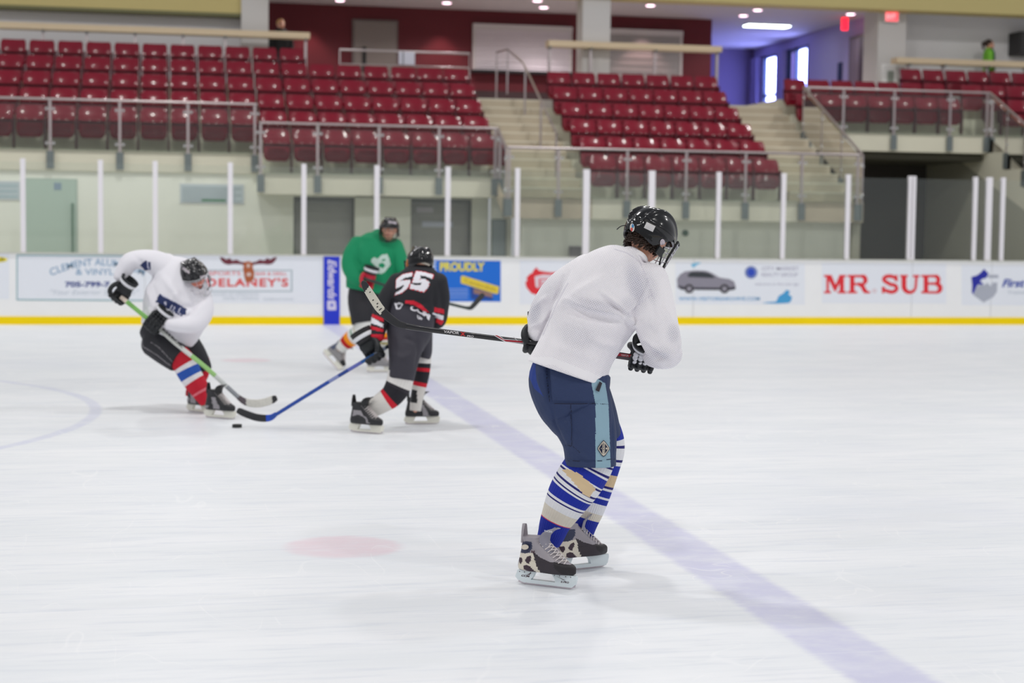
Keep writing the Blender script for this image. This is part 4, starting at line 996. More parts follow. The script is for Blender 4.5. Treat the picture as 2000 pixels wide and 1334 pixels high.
# ================================================================ PLAYERS
M_skin = mat('skin', (216, 158, 132), .5, noise=.05, nscale=20); M_skin2 = mat('skin_ruddy', (214, 128, 108), .5, noise=.05, nscale=20)
M_eyew = mat('eye_white', (226, 222, 216), .3); M_hair = mat('dark_hair', (52, 36, 28), .7, noise=.25, nscale=60); M_lip = mat('lips', (168, 92, 84), .5)
M_helm = mat('helmet_black', (9, 10, 14), .18, coat=.5, spec=.3); M_lace = mat('lace_white', (222, 214, 212), .7)
M_holder = mat('holder_white', (222, 232, 236), .35); M_bladesteel = mat('skate_steel', (200, 190, 196), .25, metal=.9)
M_gblk = mat('glove_black', (20, 24, 28), .55, bump=.2, bscale=90); M_gwht = mat('glove_white', (226, 226, 230), .5)
def body(F, parent, M, sc, limbs, skin, beard=False, vox=.0065):
    mb = MB(); head_mb(mb, M, sc)
    for pts, s in limbs: F.limb(mb, pts, n=20, sub=3, scale=s)
    return fuse(mb, 'body', [skin, M_eyew, M_hair, M_lip], parent, vox, 2, post=lambda o: facepaint(o, M, sc, beard))
def shift(pts, s=1, dd=0): return [(p[0], p[1], p[2]+dd)+tuple(p[3:]) for p in pts]
HX_ = unit(V3(1, 0, 0)*_v(1, 1, 0)); HT_ = unit(_v(-Fv[0], -Fv[1], 0))      # level right, level towards camera
def heading(px, py, psi, L, lift=0.0, pitch=0.0):
    A = onZ(px, py, lift); d = HX_*math.cos(math.radians(psi))+HT_*math.sin(math.radians(psi)); d = d*math.cos(math.radians(pitch))+_v(0, 0, math.sin(math.radians(pitch)))
    return A, A+d*L

# ---------------------------------------------------------------- foreground player
F = Fig(7.62)
fg = thing('hockey_player', 'person in white mesh jersey, navy hockey pants and blue striped socks seen from behind', 'person', tuple(onZ(1100, 1130)))
M_jw = bpy.data.materials.new('mesh_jersey_white'); M_jw.use_nodes = True
def jersey_mat(m):
    nt = m.node_tree; N = nt.nodes; Lk = nt.links; b = N['Principled BSDF']; b.inputs['Roughness'].default_value = .8; b.inputs['Sheen Weight'].default_value = .15
    uv = N.new('ShaderNodeUVMap'); uv.uv_map = 'UVMap'; mp = N.new('ShaderNodeMapping'); mp.inputs['Rotation'].default_value = (0, 0, .5); mp.inputs['Scale'].default_value = (1, 1, 1); Lk.new(uv.outputs[0], mp.inputs[0])
    vo = N.new('ShaderNodeTexVoronoi'); vo.inputs['Scale'].default_value = 138; vo.inputs['Randomness'].default_value = 0; Lk.new(mp.outputs[0], vo.inputs['Vector'])
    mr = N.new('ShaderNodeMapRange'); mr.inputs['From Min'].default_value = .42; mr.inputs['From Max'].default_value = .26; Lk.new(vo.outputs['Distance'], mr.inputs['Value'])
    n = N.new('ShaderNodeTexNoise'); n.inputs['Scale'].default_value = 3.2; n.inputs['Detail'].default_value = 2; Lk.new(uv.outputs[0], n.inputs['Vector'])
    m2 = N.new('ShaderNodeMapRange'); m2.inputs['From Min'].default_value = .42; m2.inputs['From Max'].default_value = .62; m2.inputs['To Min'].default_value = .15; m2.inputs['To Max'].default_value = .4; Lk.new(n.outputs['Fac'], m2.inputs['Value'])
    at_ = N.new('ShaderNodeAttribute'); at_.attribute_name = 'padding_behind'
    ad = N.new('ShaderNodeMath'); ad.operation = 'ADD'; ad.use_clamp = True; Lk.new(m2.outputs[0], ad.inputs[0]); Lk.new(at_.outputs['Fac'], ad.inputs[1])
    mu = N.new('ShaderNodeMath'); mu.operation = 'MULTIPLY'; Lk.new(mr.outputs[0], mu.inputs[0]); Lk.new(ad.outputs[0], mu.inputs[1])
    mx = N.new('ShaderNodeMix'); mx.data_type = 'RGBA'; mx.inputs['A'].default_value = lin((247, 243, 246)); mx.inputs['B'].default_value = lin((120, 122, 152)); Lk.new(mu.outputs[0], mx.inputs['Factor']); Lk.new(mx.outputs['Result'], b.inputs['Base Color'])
    bp = N.new('ShaderNodeBump'); bp.inputs['Strength'].default_value = .35; bp.inputs['Distance'].default_value = .002; bp.invert = True; Lk.new(mr.outputs[0], bp.inputs['Height']); Lk.new(bp.outputs['Normal'], b.inputs['Normal'])
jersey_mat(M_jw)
M_band = mat('jersey_hem_white', (244, 241, 244), .8); M_seam = mat('seam_grey', (218, 214, 222), .8)
torso = [(1232, 506, .02, 27, .09), (1220, 518, .01, 57, .13), (1202, 546, 0, 80, .155), (1178, 590, 0, 83, .165), (1149, 640, 0, 78, .17), (1123, 690, 0, 75, .18), (1108, 731, 0, 83, .19)]
rarm = [(1262, 548, -.02, 44, .10), (1273, 592, -.05, 44, .10), (1284, 640, -.08, 42, .095), (1296, 678, -.10, 37, .085), (1300, 690, -.10, 31, .08)]
rfore = [(1302, 691, -.10, 30, .075), (1290, 694, -.02, 27, .07), (1279, 696, .05, 22, .06)]
larm = [(1150, 530, .08, 36, .10), (1100, 566, .15, 37, .095), (1074, 603, .2, 37, .085), (1060, 632, .22, 32, .07), (1052, 650, .22, 23, .06)]
mb = MB(); F.limb(mb, torso, ends=(1, 0)); F.limb(mb, rarm); F.limb(mb, rfore); F.limb(mb, larm)
def jpost(o):
    folds(o, [([(1112, 588), (1150, 603), (1208, 613), (1240, 634)], 0.0272, 6), ([(1108, 600), (1150, 616), (1200, 628)], -0.0204, 8), ([(1175, 570), (1200, 590), (1228, 614), (1243, 640)], 0.0170, 4.5),
              ([(1180, 583), (1210, 606), (1232, 640)], -0.0170, 5), ([(1070, 640), (1092, 605), (1130, 570), (1180, 540)], 0.0170, 9), ([(1062, 628), (1075, 606), (1090, 585)], 0.0238, 5), ([(1040, 640), (1056, 628), (1066, 618)], 0.0204, 5), ([(1048, 600), (1062, 585), (1070, 580)], 0.0170, 5),
              ([(1100, 540), (1082, 590), (1060, 650), (1040, 690)], -0.0170, 3.5), ([(1116, 545), (1098, 590), (1078, 640), (1062, 680)], 0.0102, 8),
              ([(1245, 508), (1262, 540), (1276, 575), (1288, 620)], 0.0085, 5), ([(1262, 672), (1285, 700), (1305, 706)], -0.0238, 6), ([(1255, 660), (1275, 678), (1300, 690)], 0.0170, 6), ([(1235, 630), (1262, 640), (1290, 660)], -0.0068, 9),
              ([(1226, 614), (1252, 585), (1272, 545)], 0.0085, 2.5), ([(1232, 645), (1212, 690), (1195, 730)], -0.0102, 5), ([(1150, 660), (1180, 672), (1212, 676)], 0.0102, 7), ([(1090, 680), (1130, 690), (1180, 712)], 0.0085, 10), ([(1300, 600), (1318, 640), (1322, 690)], 0.0102, 7)])
    paint(o, [([(1020, 697), (1032, 696), (1080, 699), (1130, 718), (1188, 742), (1186, 760), (1130, 735), (1080, 712), (1020, 712)], 1),
              (band([(1199, 486), (1225, 494), (1250, 512), (1262, 540), (1278, 585)], 2.4), 2), (band([(1278, 572), (1252, 590), (1226, 615)], 2.4), 2), (band([(1110, 552), (1088, 592), (1060, 655)], 2.4), 2)])
    clothuv(o)
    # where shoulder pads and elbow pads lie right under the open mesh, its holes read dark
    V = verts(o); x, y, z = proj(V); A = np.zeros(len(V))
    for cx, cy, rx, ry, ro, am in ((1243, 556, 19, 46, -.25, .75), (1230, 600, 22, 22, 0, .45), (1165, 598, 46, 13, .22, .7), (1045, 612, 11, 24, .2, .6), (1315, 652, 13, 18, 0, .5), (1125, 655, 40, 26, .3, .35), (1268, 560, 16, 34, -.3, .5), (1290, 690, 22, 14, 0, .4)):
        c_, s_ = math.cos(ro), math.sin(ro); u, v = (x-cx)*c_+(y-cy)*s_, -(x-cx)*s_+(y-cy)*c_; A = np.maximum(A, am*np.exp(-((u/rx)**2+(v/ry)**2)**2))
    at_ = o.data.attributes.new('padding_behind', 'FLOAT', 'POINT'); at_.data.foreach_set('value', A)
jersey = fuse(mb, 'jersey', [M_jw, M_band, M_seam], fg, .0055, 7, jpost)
b = MB(); F.limb(b, [(1240, 502, .03, 27, .08), (1236, 511, .02, 32, .09)], sub=3, ends=(0, 0)); b.build('jersey_collar', M_band, jersey, 50)
b = MB(); F.limb(b, [(1243, 498, .03, 23, .065), (1240, 504, .03, 26, .07)], sub=3, ends=(0, 0)); b.build('undershirt_collar', M_black, jersey, 50)
# pants
M_pn = mat('pants_navy', (38, 54, 92), .75, noise=.12, nscale=9, bump=.25, bscale=160); M_pl = mat('pants_pale_blue', (140, 172, 188), .75, noise=.06, nscale=12)
M_pr = mat('pants_royal', (18, 52, 134), .7); M_pd = mat('pants_seam_dark', (20, 28, 56), .8); M_strap = mat('strap_dark', (40, 34, 42), .7); M_cream = mat('patch_cream', (214, 204, 188), .6)
hips = [(1116, 700, 0, 66, .13), (1112, 738, 0, 80, .16), (1119, 775, .0, 76, .165), (1132, 805, 0, 68, .15), (1143, 830, -.02, 60, .135), (1151, 860, -.04, 54, .125), (1153, 890, -.05, 50.5, .12), (1153, 909, -.05, 50.5, .12)]
fthigh = [(1140, 760, .12, 50, .12), (1165, 800, .2, 38, .11), (1178, 830, .25, 32, .10), (1184, 850, .27, 30, .10)]
mb = MB(); F.limb(mb, hips, ends=(1, 0), sq=2.3); F.limb(mb, fthigh, ends=(1, 0))
px_ = lambda L: [(1000+x/3.924, 680+y/3.924) for x, y in L]
def ppost(o):
    folds(o, [([(1068, 700), (1069, 735), (1074, 782)], -.022, 4), ([(1060, 700), (1055, 740), (1066, 785)], .010, 7), ([(1085, 735), (1080, 765), (1090, 780)], .008, 7), ([(1076, 785), (1110, 787), (1162, 788)], -.008, 2.5), ([(1112, 790), (1116, 830), (1117, 870)], -.006, 2.5),
              ([(1076, 785), (1085, 830), (1104, 872), (1117, 868)], -.006, 3), ([(1098, 800), (1112, 830), (1100, 850)], .006, 6), ([(1104, 896), (1150, 902), (1200, 899)], -.006, 2.5), ([(1120, 876), (1135, 890), (1150, 897)], .006, 4), ([(1198, 790), (1196, 850), (1199, 896)], -.005, 3)])
    paint(o, [(px_([(595, 200), (715, 270), (740, 430), (757, 920), (640, 920), (640, 430)]), 1), (px_([(128, 60), (185, 60), (180, 170), (190, 260), (240, 370), (170, 310), (130, 220)]), 2),
              (px_(band([(100, 60), (264, 95), (268, 250), (290, 410)], 4)), 3), (px_(band([(300, 425), (440, 428), (640, 426)], 5)), 3), (px_(band([(452, 430), (458, 745), (520, 800)], 5)), 3), (px_(band([(405, 745), (455, 750)], 4)), 3),
              (px_(band([(405, 862), (640, 868), (757, 852), (795, 850)], 4)), 3), (px_(band([(640, 426), (742, 430)], 3)), 3)])
pants = fuse(mb, 'hockey_pants', [M_pn, M_pl, M_pr, M_pd], fg, .004, 7, ppost)
def patch(name, m, parent, poly, F, d, th=.004):
    b = MB(); b.prism(poly, lambda u, v, t: F.P(u, v, d-th*t)); return b.build(name, m, parent)
# depth of the near cloth surface at a pixel
def surf(o, F, x, y):
    V = verts(o); X, Y, Z = proj(V); m = (abs(X-x) < 3) & (abs(Y-y) < 3); return (Z[m].min() if m.any() else F.Z)-F.Z
def wrap(name, m, parent, poly, o, F, off=.003, n=1):
    # sew a small piece on the cloth: the outline follows the surface depth at its corners
    b = MB(); c = np.mean(poly, 0); ring = []
    for s_ in (0, .5, 1): ring.append([F.P(*(c+(np.array(p)-c)*s_), surf(o, F, *(c+(np.array(p)-c)*s_))-off) for p in poly] if s_ else [F.P(*c, surf(o, F, *c)-off)]*len(poly))
    b.loft(ring, cap=False); return b.build(name, m, parent, 60)
dia = lambda cx, cy, w, h: [(cx, cy-h), (cx+w*.3, cy-h*.8), (cx+w, cy-h*.1), (cx+w, cy+h*.1), (cx+w*.3, cy+h*.85), (cx, cy+h), (cx-w*.3, cy+h*.85), (cx-w, cy+h*.1), (cx-w, cy-h*.1), (cx-w*.3, cy-h*.8)]
pa = wrap('thigh_patch', M_pd, pants, dia(1179, 876, 11.8, 16.3), pants, F, .003); wrap('patch_border', M_cream, pa, dia(1179, 876, 10.5, 14.6), pants, F, .004); wrap('patch_field', M_pd, pa, dia(1179, 876, 8.6, 12.4), pants, F, .005)
wrap('patch_strip', M_cream, pa, [(1176.6, 864), (1181.4, 864), (1181.6, 888), (1176.8, 888)], pants, F, .006)
b = MB(); dd = surf(pants, F, 1179, 876)-.0075
for sx in (1173.2, 1185): b.add([F.P(sx+math.sin(a)*r, 876-math.cos(a)*r, dd) for k_ in range(5) for a, r in ((k_*2*PI/5, 2.9), ((k_+.5)*2*PI/5, 1.3))], [tuple(range(10))])
b.build('patch_stars', M_cream, pa)
b = MB(); lettering(b, 'HOCKEY', lambda x, y: F.P(x, y, dd), 0, 0, 0, 0, .02, warp=lambda u, v: (1177.3+3.4*v, 865+22*u)); b.build('patch_lettering', M_pd, pa)
wrap('waist_strap', M_strap, pants, px_([(672, 255), (692, 268), (668, 336), (640, 322)]), pants, F, .006)
# socks
SW, SB, SN, ST = (230, 230, 234), (16, 40, 158), (26, 24, 110), (220, 212, 198)
sk1 = bandmat('sock_near_stripes', [(0, SW), (.035, SN), (.055, SW), (.11, SN), (.13, SW), (.15, SB), (.235, SW), (.25, SN), (.268, SW), (.33, SN), (.35, SW), (.385, SN), (.40, SW), (.42, SB), (.52, SW), (.545, SN), (.56, SW), (.64, ST), (.76, (206, 60, 90)), (.768, SB)], rib=40)
sk2 = bandmat('sock_far_stripes', [(0, SB), (.14, SW), (.18, SN), (.20, SW), (.29, SN), (.31, SW), (.34, SB), (.42, (214, 188, 150)), (.52, SN), (.54, SW), (.56, SB), (.62, SW), (.64, SB), (.69, SW), (.78, ST), (.845, SB)], rib=40)
s_near = [(1158, 890, -.05, 46, .09), (1148, 912, -.05, 46.5, .095), (1132, 938, -.05, 47, .09), (1114, 965, -.04, 44, .08), (1099, 992, -.03, 38, .07), (1085, 1020, -.02, 31, .058), (1077, 1043, -.01, 27, .052), (1071, 1058, 0, 24, .05)]
b = MB(); F.limb(b, s_near, n=160, sub=16, ends=(0, 0)); sock1 = b.build('hockey_sock', [sk1, mat('tape_beige', (216, 190, 150), .45, noise=.05)], fg, 60)
sc_ = px_([(383, 932), (432, 926), (520, 965), (600, 1035), (642, 1080), (592, 1148), (540, 1110), (455, 1010)])
paint(sock1, [(sc_, 1)]); folds(sock1, [([(1098, 930), (1130, 940), (1160, 962)], -.003, 3), ([(1060, 1005), (1080, 1022), (1100, 1030)], .003, 4)])
s_far = [(1176, 830, .27, 33, .08), (1183, 860, .28, 36, .085), (1182, 885, .28, 37, .085), (1178, 910, .28, 33, .075), (1170, 940, .28, 31, .07), (1160, 970, .28, 30, .065), (1152, 995, .28, 28, .06), (1144, 1020, .28, 24, .05), (1138, 1045, .29, 20, .045)]
b = MB(); F.limb(b, s_far, n=90, sub=10, ends=(0, 0)); b.build('hockey_sock', sk2, fg, 60)
# head
hf, hu = V3(.60, -.46, -.655), V3(.46, .875, -.16); hf = unit(hf); hu = unit(hu-hf*(hu@hf)); hr = np.cross(hf, hu)
HM = frame(F.P(1269, 461, .05), hr, hf, hu)
body(F, fg, HM, 1.0, [([(1258, 480, .04, 22, .055), (1243, 505, .02, 26, .06), (1205, 550, 0, 60, .11), (1160, 640, 0, 64, .12), (1115, 720, 0, 62, .12), (1140, 800, 0, 45, .10), (1150, 890, -.05, 34, .07)], .88), (rarm, .6), (rfore, .5), (larm, .6),
     ([(1150, 890, -.05, 34, .07), (1132, 938, -.05, 30, .07), (1099, 992, -.03, 24, .05), (1077, 1043, -.01, 18, .04), (1066, 1075, 0, 16, .035)], .9), (fthigh, .6), ([(1178, 840, .27, 24, .07), (1180, 885, .28, 26, .07), (1160, 970, .28, 20, .05), (1138, 1050, .29, 14, .04)], .9)], M_skin)
hm = helmet(fg, HM, M_helm, 1.06, mats=[mat('sticker_grey', (206, 204, 202), .4), mat('sticker_lilac', (190, 180, 188), .4), mat('helmet_matte', (34, 35, 42), .35), mat('slot_black', (4, 4, 6), .8)])
hz = lambda L: [(1190+x/8.893, 390+y/8.893) for x, y in L]
paint(hm, [(hz([(540, 560), (620, 560), (745, 655), (735, 715), (640, 660), (520, 620), (510, 590)]), 4)])
def hsurf(x, y): return surf(hm, F, x, y)
wrap('label_sticker', MATS['sticker_grey'], hm, hz([(650, 385), (805, 460), (755, 562), (600, 488)]), hm, F, .002)
b = MB(); dd = hsurf(1269, 443)-.008
for q in range(3): b.add([F.P(x, y, dd) for x, y in hz([(655-12*q, 425+30*q), (770-12*q, 478+30*q), (768-12*q, 484+30*q), (652-12*q, 431+30*q)])], [(0, 1, 2, 3)])
b.build('sticker_print', M_seam, hm)
st_ = wrap('round_sticker', M_eyew, hm, [(1234.8+4.6*math.cos(a), 444.5+8.2*math.sin(a)) for a in np.linspace(0, 2*PI, 20, endpoint=False)], hm, F, .002)
wrap('sticker_blue', mat('sticker_blue', (60, 130, 180), .4), st_, [(1236+2.6*math.cos(a), 441+4*math.sin(a)) for a in np.linspace(0, 2*PI, 12, endpoint=False)], hm, F, .004)
wrap('sticker_red', mat('sticker_red', (214, 90, 84), .4), st_, [(1233.5+2.4*math.cos(a), 448+3.6*math.sin(a)) for a in np.linspace(0, 2*PI, 12, endpoint=False)], hm, F, .004)
wrap('side_disc', MATS['sticker_lilac'], hm, [(1294+5*math.cos(a), 474+7*math.sin(a)) for a in np.linspace(0, 2*PI, 16, endpoint=False)], hm, F, .002)
wrap('snap', M_gwht, hm, [(1240.7+2.2*math.cos(a), 459.4+2.4*math.sin(a)) for a in np.linspace(0, 2*PI, 12, endpoint=False)], hm, F, .003)
b = MB(); b.tube([F.P(x, y, .0) for x, y in catmull([(1231, 444), (1226, 441), (1217, 440.5), (1210, 443.5), (1204.5, 448.5)], 4)], .0022, 8); b.build('loose_strap', M_black, hm, 60)
cage(fg, HM, mat('cage_wire', (196, 196, 204), .3, metal=.6), 1.06)
# curls at the nape
b = MB(); rs = np.random.default_rng(3)
for i in range(230):
    a = rs.uniform(-1.75, 1.75); z = rs.uniform(-.074, -.02); R_ = .088; p = np.array((math.sin(a)*R_*.84, -math.cos(a)*R_*1.05, z)); q = []
    ph = rs.uniform(0, 6.3); rr = rs.uniform(.005, .010)
    for t in np.linspace(0, 1, 9):
        q.append(HM@Vector(tuple(p+np.array((math.cos(ph+t*6)*rr, math.sin(ph+t*6)*rr*.6-.008*t*math.cos(a), -.020*t+.006*math.sin(ph+t*7)))))) 
    b.tube(q, [.0042*(1-.6*t) for t in np.linspace(0, 1, 9)], 6)
b.build('curly_hair', M_hair, fg, 60)
# gloves and stick
sdir = unit(F.P(700, 600, .2)-F.P(1250, 698, .18))
g1 = F.P(1255, 699, .17); g2 = F.P(1047, 670, .24)
glove(fg, g1, -sdir, V3(.85, .25, .6), -1, 1.05, [M_gblk, M_gwht], .004, M_gblk, M_gwht, .12)
glove(fg, g2, -sdir, V3(.12, .95, -.1), 1, 1.0, [M_gblk, M_gwht], .004, M_gblk, M_gwht, .12)
M_shaft = mat('shaft_black', (24, 24, 30), .3, coat=.3)
stk = thing('hockey_stick', 'long black hockey stick with taped raised blade held by the foreground player', 'hockey stick', tuple(F.P(1000, 665, .22)))
stick_shaft('shaft', F, [(1272, 702, .17, 5), (1150, 684, .19, 5), (1027, 668, .22, 5), (900, 652, .235, 5), (830, 643, .24, 5.2), (793, 637, .24, 6)], M_shaft, stk)
b = MB(); bl = [(805, 639, .24, 5), (790, 636, .24, 6), (775, 631, .24, 7.2), (757, 618, .24, 8.3), (742, 603, .23, 8.6), (728, 582, .22, 8.4), (716, 563, .20, 7.4), (710.5, 553, .19, 5.5), (709, 550, .19, 3)]
F.limb(b, [p+(.006,) for p in bl], n=24, sub=10, sq=3, ends=(0, 1)); blade = b.build('blade', [mat('blade_black', (34, 34, 38), .55, noise=.2, nscale=60), mat('blade_tape', (206, 202, 188), .8, noise=.12, nscale=40), mat('tape_scuff', (70, 68, 66), .8)], stk, 50)
q = lambda L: [(690+x/4.762, 520+y/4.762) for x, y in L]
paint(blade, [(q([(160, 170), (100, 245), (60, 250), (240, 445), (250, 450), (300, 380), (330, 380)]), 1)], back=True)
scf = []
for (x, y, w_, h_) in ((150, 240, 10, 6), (165, 262, 14, 5), (180, 300, 8, 20), (205, 320, 22, 6), (215, 345, 14, 5), (230, 350, 26, 7), (190, 335, 9, 9), (260, 385, 6, 14), (245, 395, 5, 18), (170, 285, 6, 8), (150, 300, 12, 4), (225, 375, 20, 5)): scf.append((q([(x, y), (x+w_, y+2), (x+w_*.8, y+h_), (x-2, y+h_*.9)]), 2))
paint(blade, scf)
def deco(name, m, polys, d):
    b = MB()
    for P in polys: b.add([F.P(x, y, d(x)) for x, y in P], [tuple(range(len(P)))])
    return b.build(name, m, stk)
sh_d = lambda x: np.interp(x, [793, 830, 900, 1027, 1150, 1272], [.24, .24, .235, .22, .19, .17])-.0112
I_sr, I_sw, I_sg = mat('shaft_red', (176, 22, 44), .3), mat('shaft_white', (224, 220, 222), .3), mat('shaft_grey', (92, 82, 88), .3)
deco('white_edge', I_sw, [q([(1300, 640), (1310, 640), (1420, 700), (1600, 716), (1600, 720), (1410, 706)]), q([(1345, 643), (1352, 643), (1400, 676), (1600, 690), (1600, 694), (1398, 682)]), q([(1488, 655), (1494, 655), (1530, 694), (1523, 694)])], sh_d)
deco('red_stripe', I_sr, [q([(1315, 641), (1340, 643), (1400, 684), (1600, 699), (1600, 712), (1425, 699), (1405, 692)])], sh_d)
z8 = lambda L: [(1180+x/11.12, 640+y/11.12) for x, y in L]
deco('red_upper_face', I_sr, [z8([(150, 532), (700, 600), (740, 612), (735, 665), (690, 662), (150, 595)])], sh_d)
deco('grey_lower_face', I_sg, [z8([(150, 606), (690, 668), (700, 735), (150, 655)])], sh_d)
def dlet(name, s, m, x0, y0, x1, y1, sl, **kw):
    b = MB(); lettering(b, s, lambda x, y: F.P(x, y, sh_d(x)-.0006), 0, 0, 0, 0, warp=lambda u, v: (x0+(x1-x0)*u, y1+(y0-y1)*v+sl*(x1-x0)*u), **kw); b.build(name, m, stk)
dlet('lettering', 'VAPOR', I_sw, 867.5, 645.2, 896, 650, .105, bold=.015, shear=.2)
dlet('red_letter', 'X', mat('logo_red', (200, 44, 44), .4), 899, 648, 909, 655.5, .09, bold=.06)
dlet('small_lettering', 'PRO', I_sw, 912, 654.2, 925, 658, .09, bold=.01, shear=.2)
dlet('upper_lettering', 'VAPOR  X  PRO', I_sw, 1213, 691.5, 1245, 695, .12, bold=.01)
# skates
boot_n = [mat('boot_silver', (158, 152, 158), .45), mat('boot_cream', (222, 214, 198), .5), mat('boot_navy', (44, 50, 78), .4), mat('boot_plum', (56, 36, 50), .5), mat('boot_black', (30, 24, 30), .55, bump=.2, bscale=200), mat('boot_blackweave', (52, 44, 52), .6)]
fm = dict(boot=boot_n, guard=boot_n[0], tongue=mat('tongue_grey', (140, 138, 150), .6), lace=M_lace, holder=M_holder, steel=M_bladesteel)
A = onZ(1011, 1139); B_ = onZ(1131, 1153)
bt, SM, SS, hd = skate(fg, A, B_, fm, .283, detail=True)
ca, sa, kk = .987, .161, .285/805
loc = lambda L: [(((x-225)*ca+(y-860)*sa)*kk, .068+((x-225)*sa-(y-860)*ca)*kk) for x, y in L]
sil = [(loc([(290, 655), (540, 660), (535, 730), (560, 830), (590, 925), (480, 905), (260, 855), (240, 850), (300, 730), (265, 720)]), 1), (loc([(520, 640), (620, 720), (760, 790), (830, 800), (1060, 880), (1060, 1040), (800, 960), (580, 925), (545, 830), (530, 720)]), 5),
       (loc([(800, 790), (880, 820), (1080, 880), (1080, 1060), (960, 1000), (870, 940), (800, 860)]), 4), (loc([(300, 640), (340, 560), (390, 510), (460, 505), (525, 515), (522, 600), (470, 650), (400, 662)]), 2),
       (loc([(280, 710), (345, 712), (345, 760), (310, 800), (290, 770)]), 3), (loc([(390, 745), (430, 700), (485, 690), (485, 740), (440, 795), (405, 780)]), 3), (loc([(345, 860), (350, 820), (400, 805), (450, 830), (510, 905), (480, 925), (400, 890)]), 3)]
side_sign = -1
localpaint(bt, SM, SS, sil, -1); localpaint(bt, SM, SS, sil, 1)
def onboot(M, S, poly, y, name, m, parent):
    b = MB(); b.prism(poly, lambda u, v, t: M@Vector((u*S, (y-.0015*t)*S, v*S))); return b.build(name, m, parent)
ell = lambda L: [(x+.005, z) for x, z in L]
e_ = onboot(SM, SS, ell(loc([(415+52*math.cos(a), 572+33*math.sin(a)) for a in np.linspace(0, 2*PI, 20, endpoint=False)])), -.0425, 'ankle_badge', M_cream, bt)
def loclet(name, s, M, S, m, parent, x0, z0, x1, z1, y, bold=.02, shear=0):
    b = MB(); lettering(b, s, lambda x, z: M@Vector((x*S, y*S, z*S)), 0, 0, 0, 0, bold, shear, warp=lambda u, v: (x0+(x1-x0)*u, z0+(z1-z0)*v)); return b.build(name, m, parent)
M_ink = mat('ink_plum', (60, 20, 40), .5)
loclet('badge_lettering', 'H', SM, SS, M_ink, e_, .088, .156, .104, .168, -.0445, .05)
loclet('lettering', 'CCM', SM, SS, M_ink, hd, .024, .036, .066, .045, -.0125, .05, .2)
loclet('small_lettering', 'E-PRO', SM, SS, M_ink, hd, .222, .028, .262, .037, -.0125, .03, .2)
b = MB()
b.prism([(.05, .047), (.075, .058), (.066, .048)], lambda u, v, t: SM@Vector((u*SS, (-.0122-.0008*t)*SS, v*SS))); b.prism([(.20, .056), (.245, .040), (.235, .041)], lambda u, v, t: SM@Vector((u*SS, (-.0122-.0008*t)*SS, v*SS)))
b.build('logo_swoosh', M_ink, hd)
b = MB()
for X in (.015, .04, .07, .10-.03, .19, .215, .245, .27): b.cyl(SM@Vector((X*SS, -.0118*SS, .058*SS)), SM@Vector((X*SS, -.0135*SS, .058*SS)), .0022, 10)
b.build('rivets', boot_n[3], hd)
loclet('tongue_lettering', 'TACKS', SM, SS, M_gwht, bt, .150, .258, .190, .266, -.0445, .03)
d_ = unit(onZ(1183, 1106)-onZ(1118, 1113)); B2 = onZ(1182, 1107); A2 = B2-d_*.28
bt2, SM2, SS2, hd2 = skate(fg, A2, B2, fm, .283, detail=True)
localpaint(bt2, SM2, SS2, sil, -1); localpaint(bt2, SM2, SS2, sil, 1)
# sock cuff straps of tape are part of the socks
# ---------------------------------------------------------------- generic smaller figures
def pxm(ox, oy, k): return lambda L: [(ox+x/k, oy+y/k) for x, y in L]
M_jp = mat('jersey_plain_white', (234, 232, 238), .85); M_prn = mat('print_navy', (26, 42, 92), .6); M_plight = mat('print_lilac', (206, 206, 226), .6)
M_pblk = mat('pants_black', (34, 34, 40), .7, bump=.2, bscale=80); M_pgr = mat('piping_grey', (130, 126, 130), .7)
# ---- skater in white with green stick
F = Fig(14.15); wq = pxm(180, 470, 3.335)
wp_ = thing('hockey_player', 'person in white jersey and red blue white socks bending over a green stick at left', 'person', tuple(onZ(400, 808)))
torso = [(322, 518, .05, 26, .13), (337, 540, .02, 52, .17), (345, 572, 0, 63, .19), (344, 605, 0, 65, .20), (334, 636, 0, 60, .19), (325, 655, 0, 55, .18)]
arm = [(330, 528, .0, 30, .12), (300, 512, -.05, 24, .10), (272, 507, -.10, 19, .085), (252, 513, -.12, 18, .08), (242, 530, -.12, 16, .07), (235, 541, -.12, 14, .06)]
arm2 = [(388, 580, 0, 26, .11), (392, 608, -.08, 25, .10), (380, 632, -.18, 20, .08), (352, 636, -.24, 15, .07), (330, 632, -.26, 12, .06)]
mb = MB(); F.limb(mb, torso, ends=(1, 0)); F.limb(mb, arm); F.limb(mb, arm2)
def jp(o):
    folds(o, [([(290, 600), (315, 640), (340, 655)], .014, 6), ([(350, 600), (375, 600), (400, 580)], -.014, 6), ([(315, 540), (345, 570), (330, 600)], .014, 7), ([(285, 560), (300, 600), (290, 640)], .010, 5), ([(300, 560), (312, 600), (306, 645)], -.012, 4), ([(330, 560), (355, 590)], .01, 6), ([(262, 500), (285, 520), (300, 545)], -.010, 5), ([(400, 590), (380, 612), (350, 622)], .012, 6), ([(280, 555), (295, 552), (312, 538)], -.01, 4)])
    q = wq
    bar = [(440, 345), (615, 445), (612, 480), (575, 492), (412, 398)]
    paint(o, [(q(bar), 1), (q([(470, 395), (485, 405), (482, 425), (470, 415)]), 2), (q(band([(520, 420), (506, 450)], 8)), 2), (q(band([(540, 425), (528, 455), (545, 470)], 7)), 2), (q(band([(575, 440), (560, 462), (578, 482)], 8)), 2), (q(band([(445, 350), (600, 432)], 4)), 2),
              (q([(312, 160), (345, 130), (380, 140), (384, 190), (345, 196)]), 1), (q(band([(360, 140), (368, 190)], 8)), 2)])
jw = fuse(mb, 'jersey', [M_jp, M_prn, M_plight], wp_, .010, 5, jp)
hips = [(326, 645, .02, 48, .16), (322, 662, .02, 50, .17), (318, 676, 0, 40, .16)]
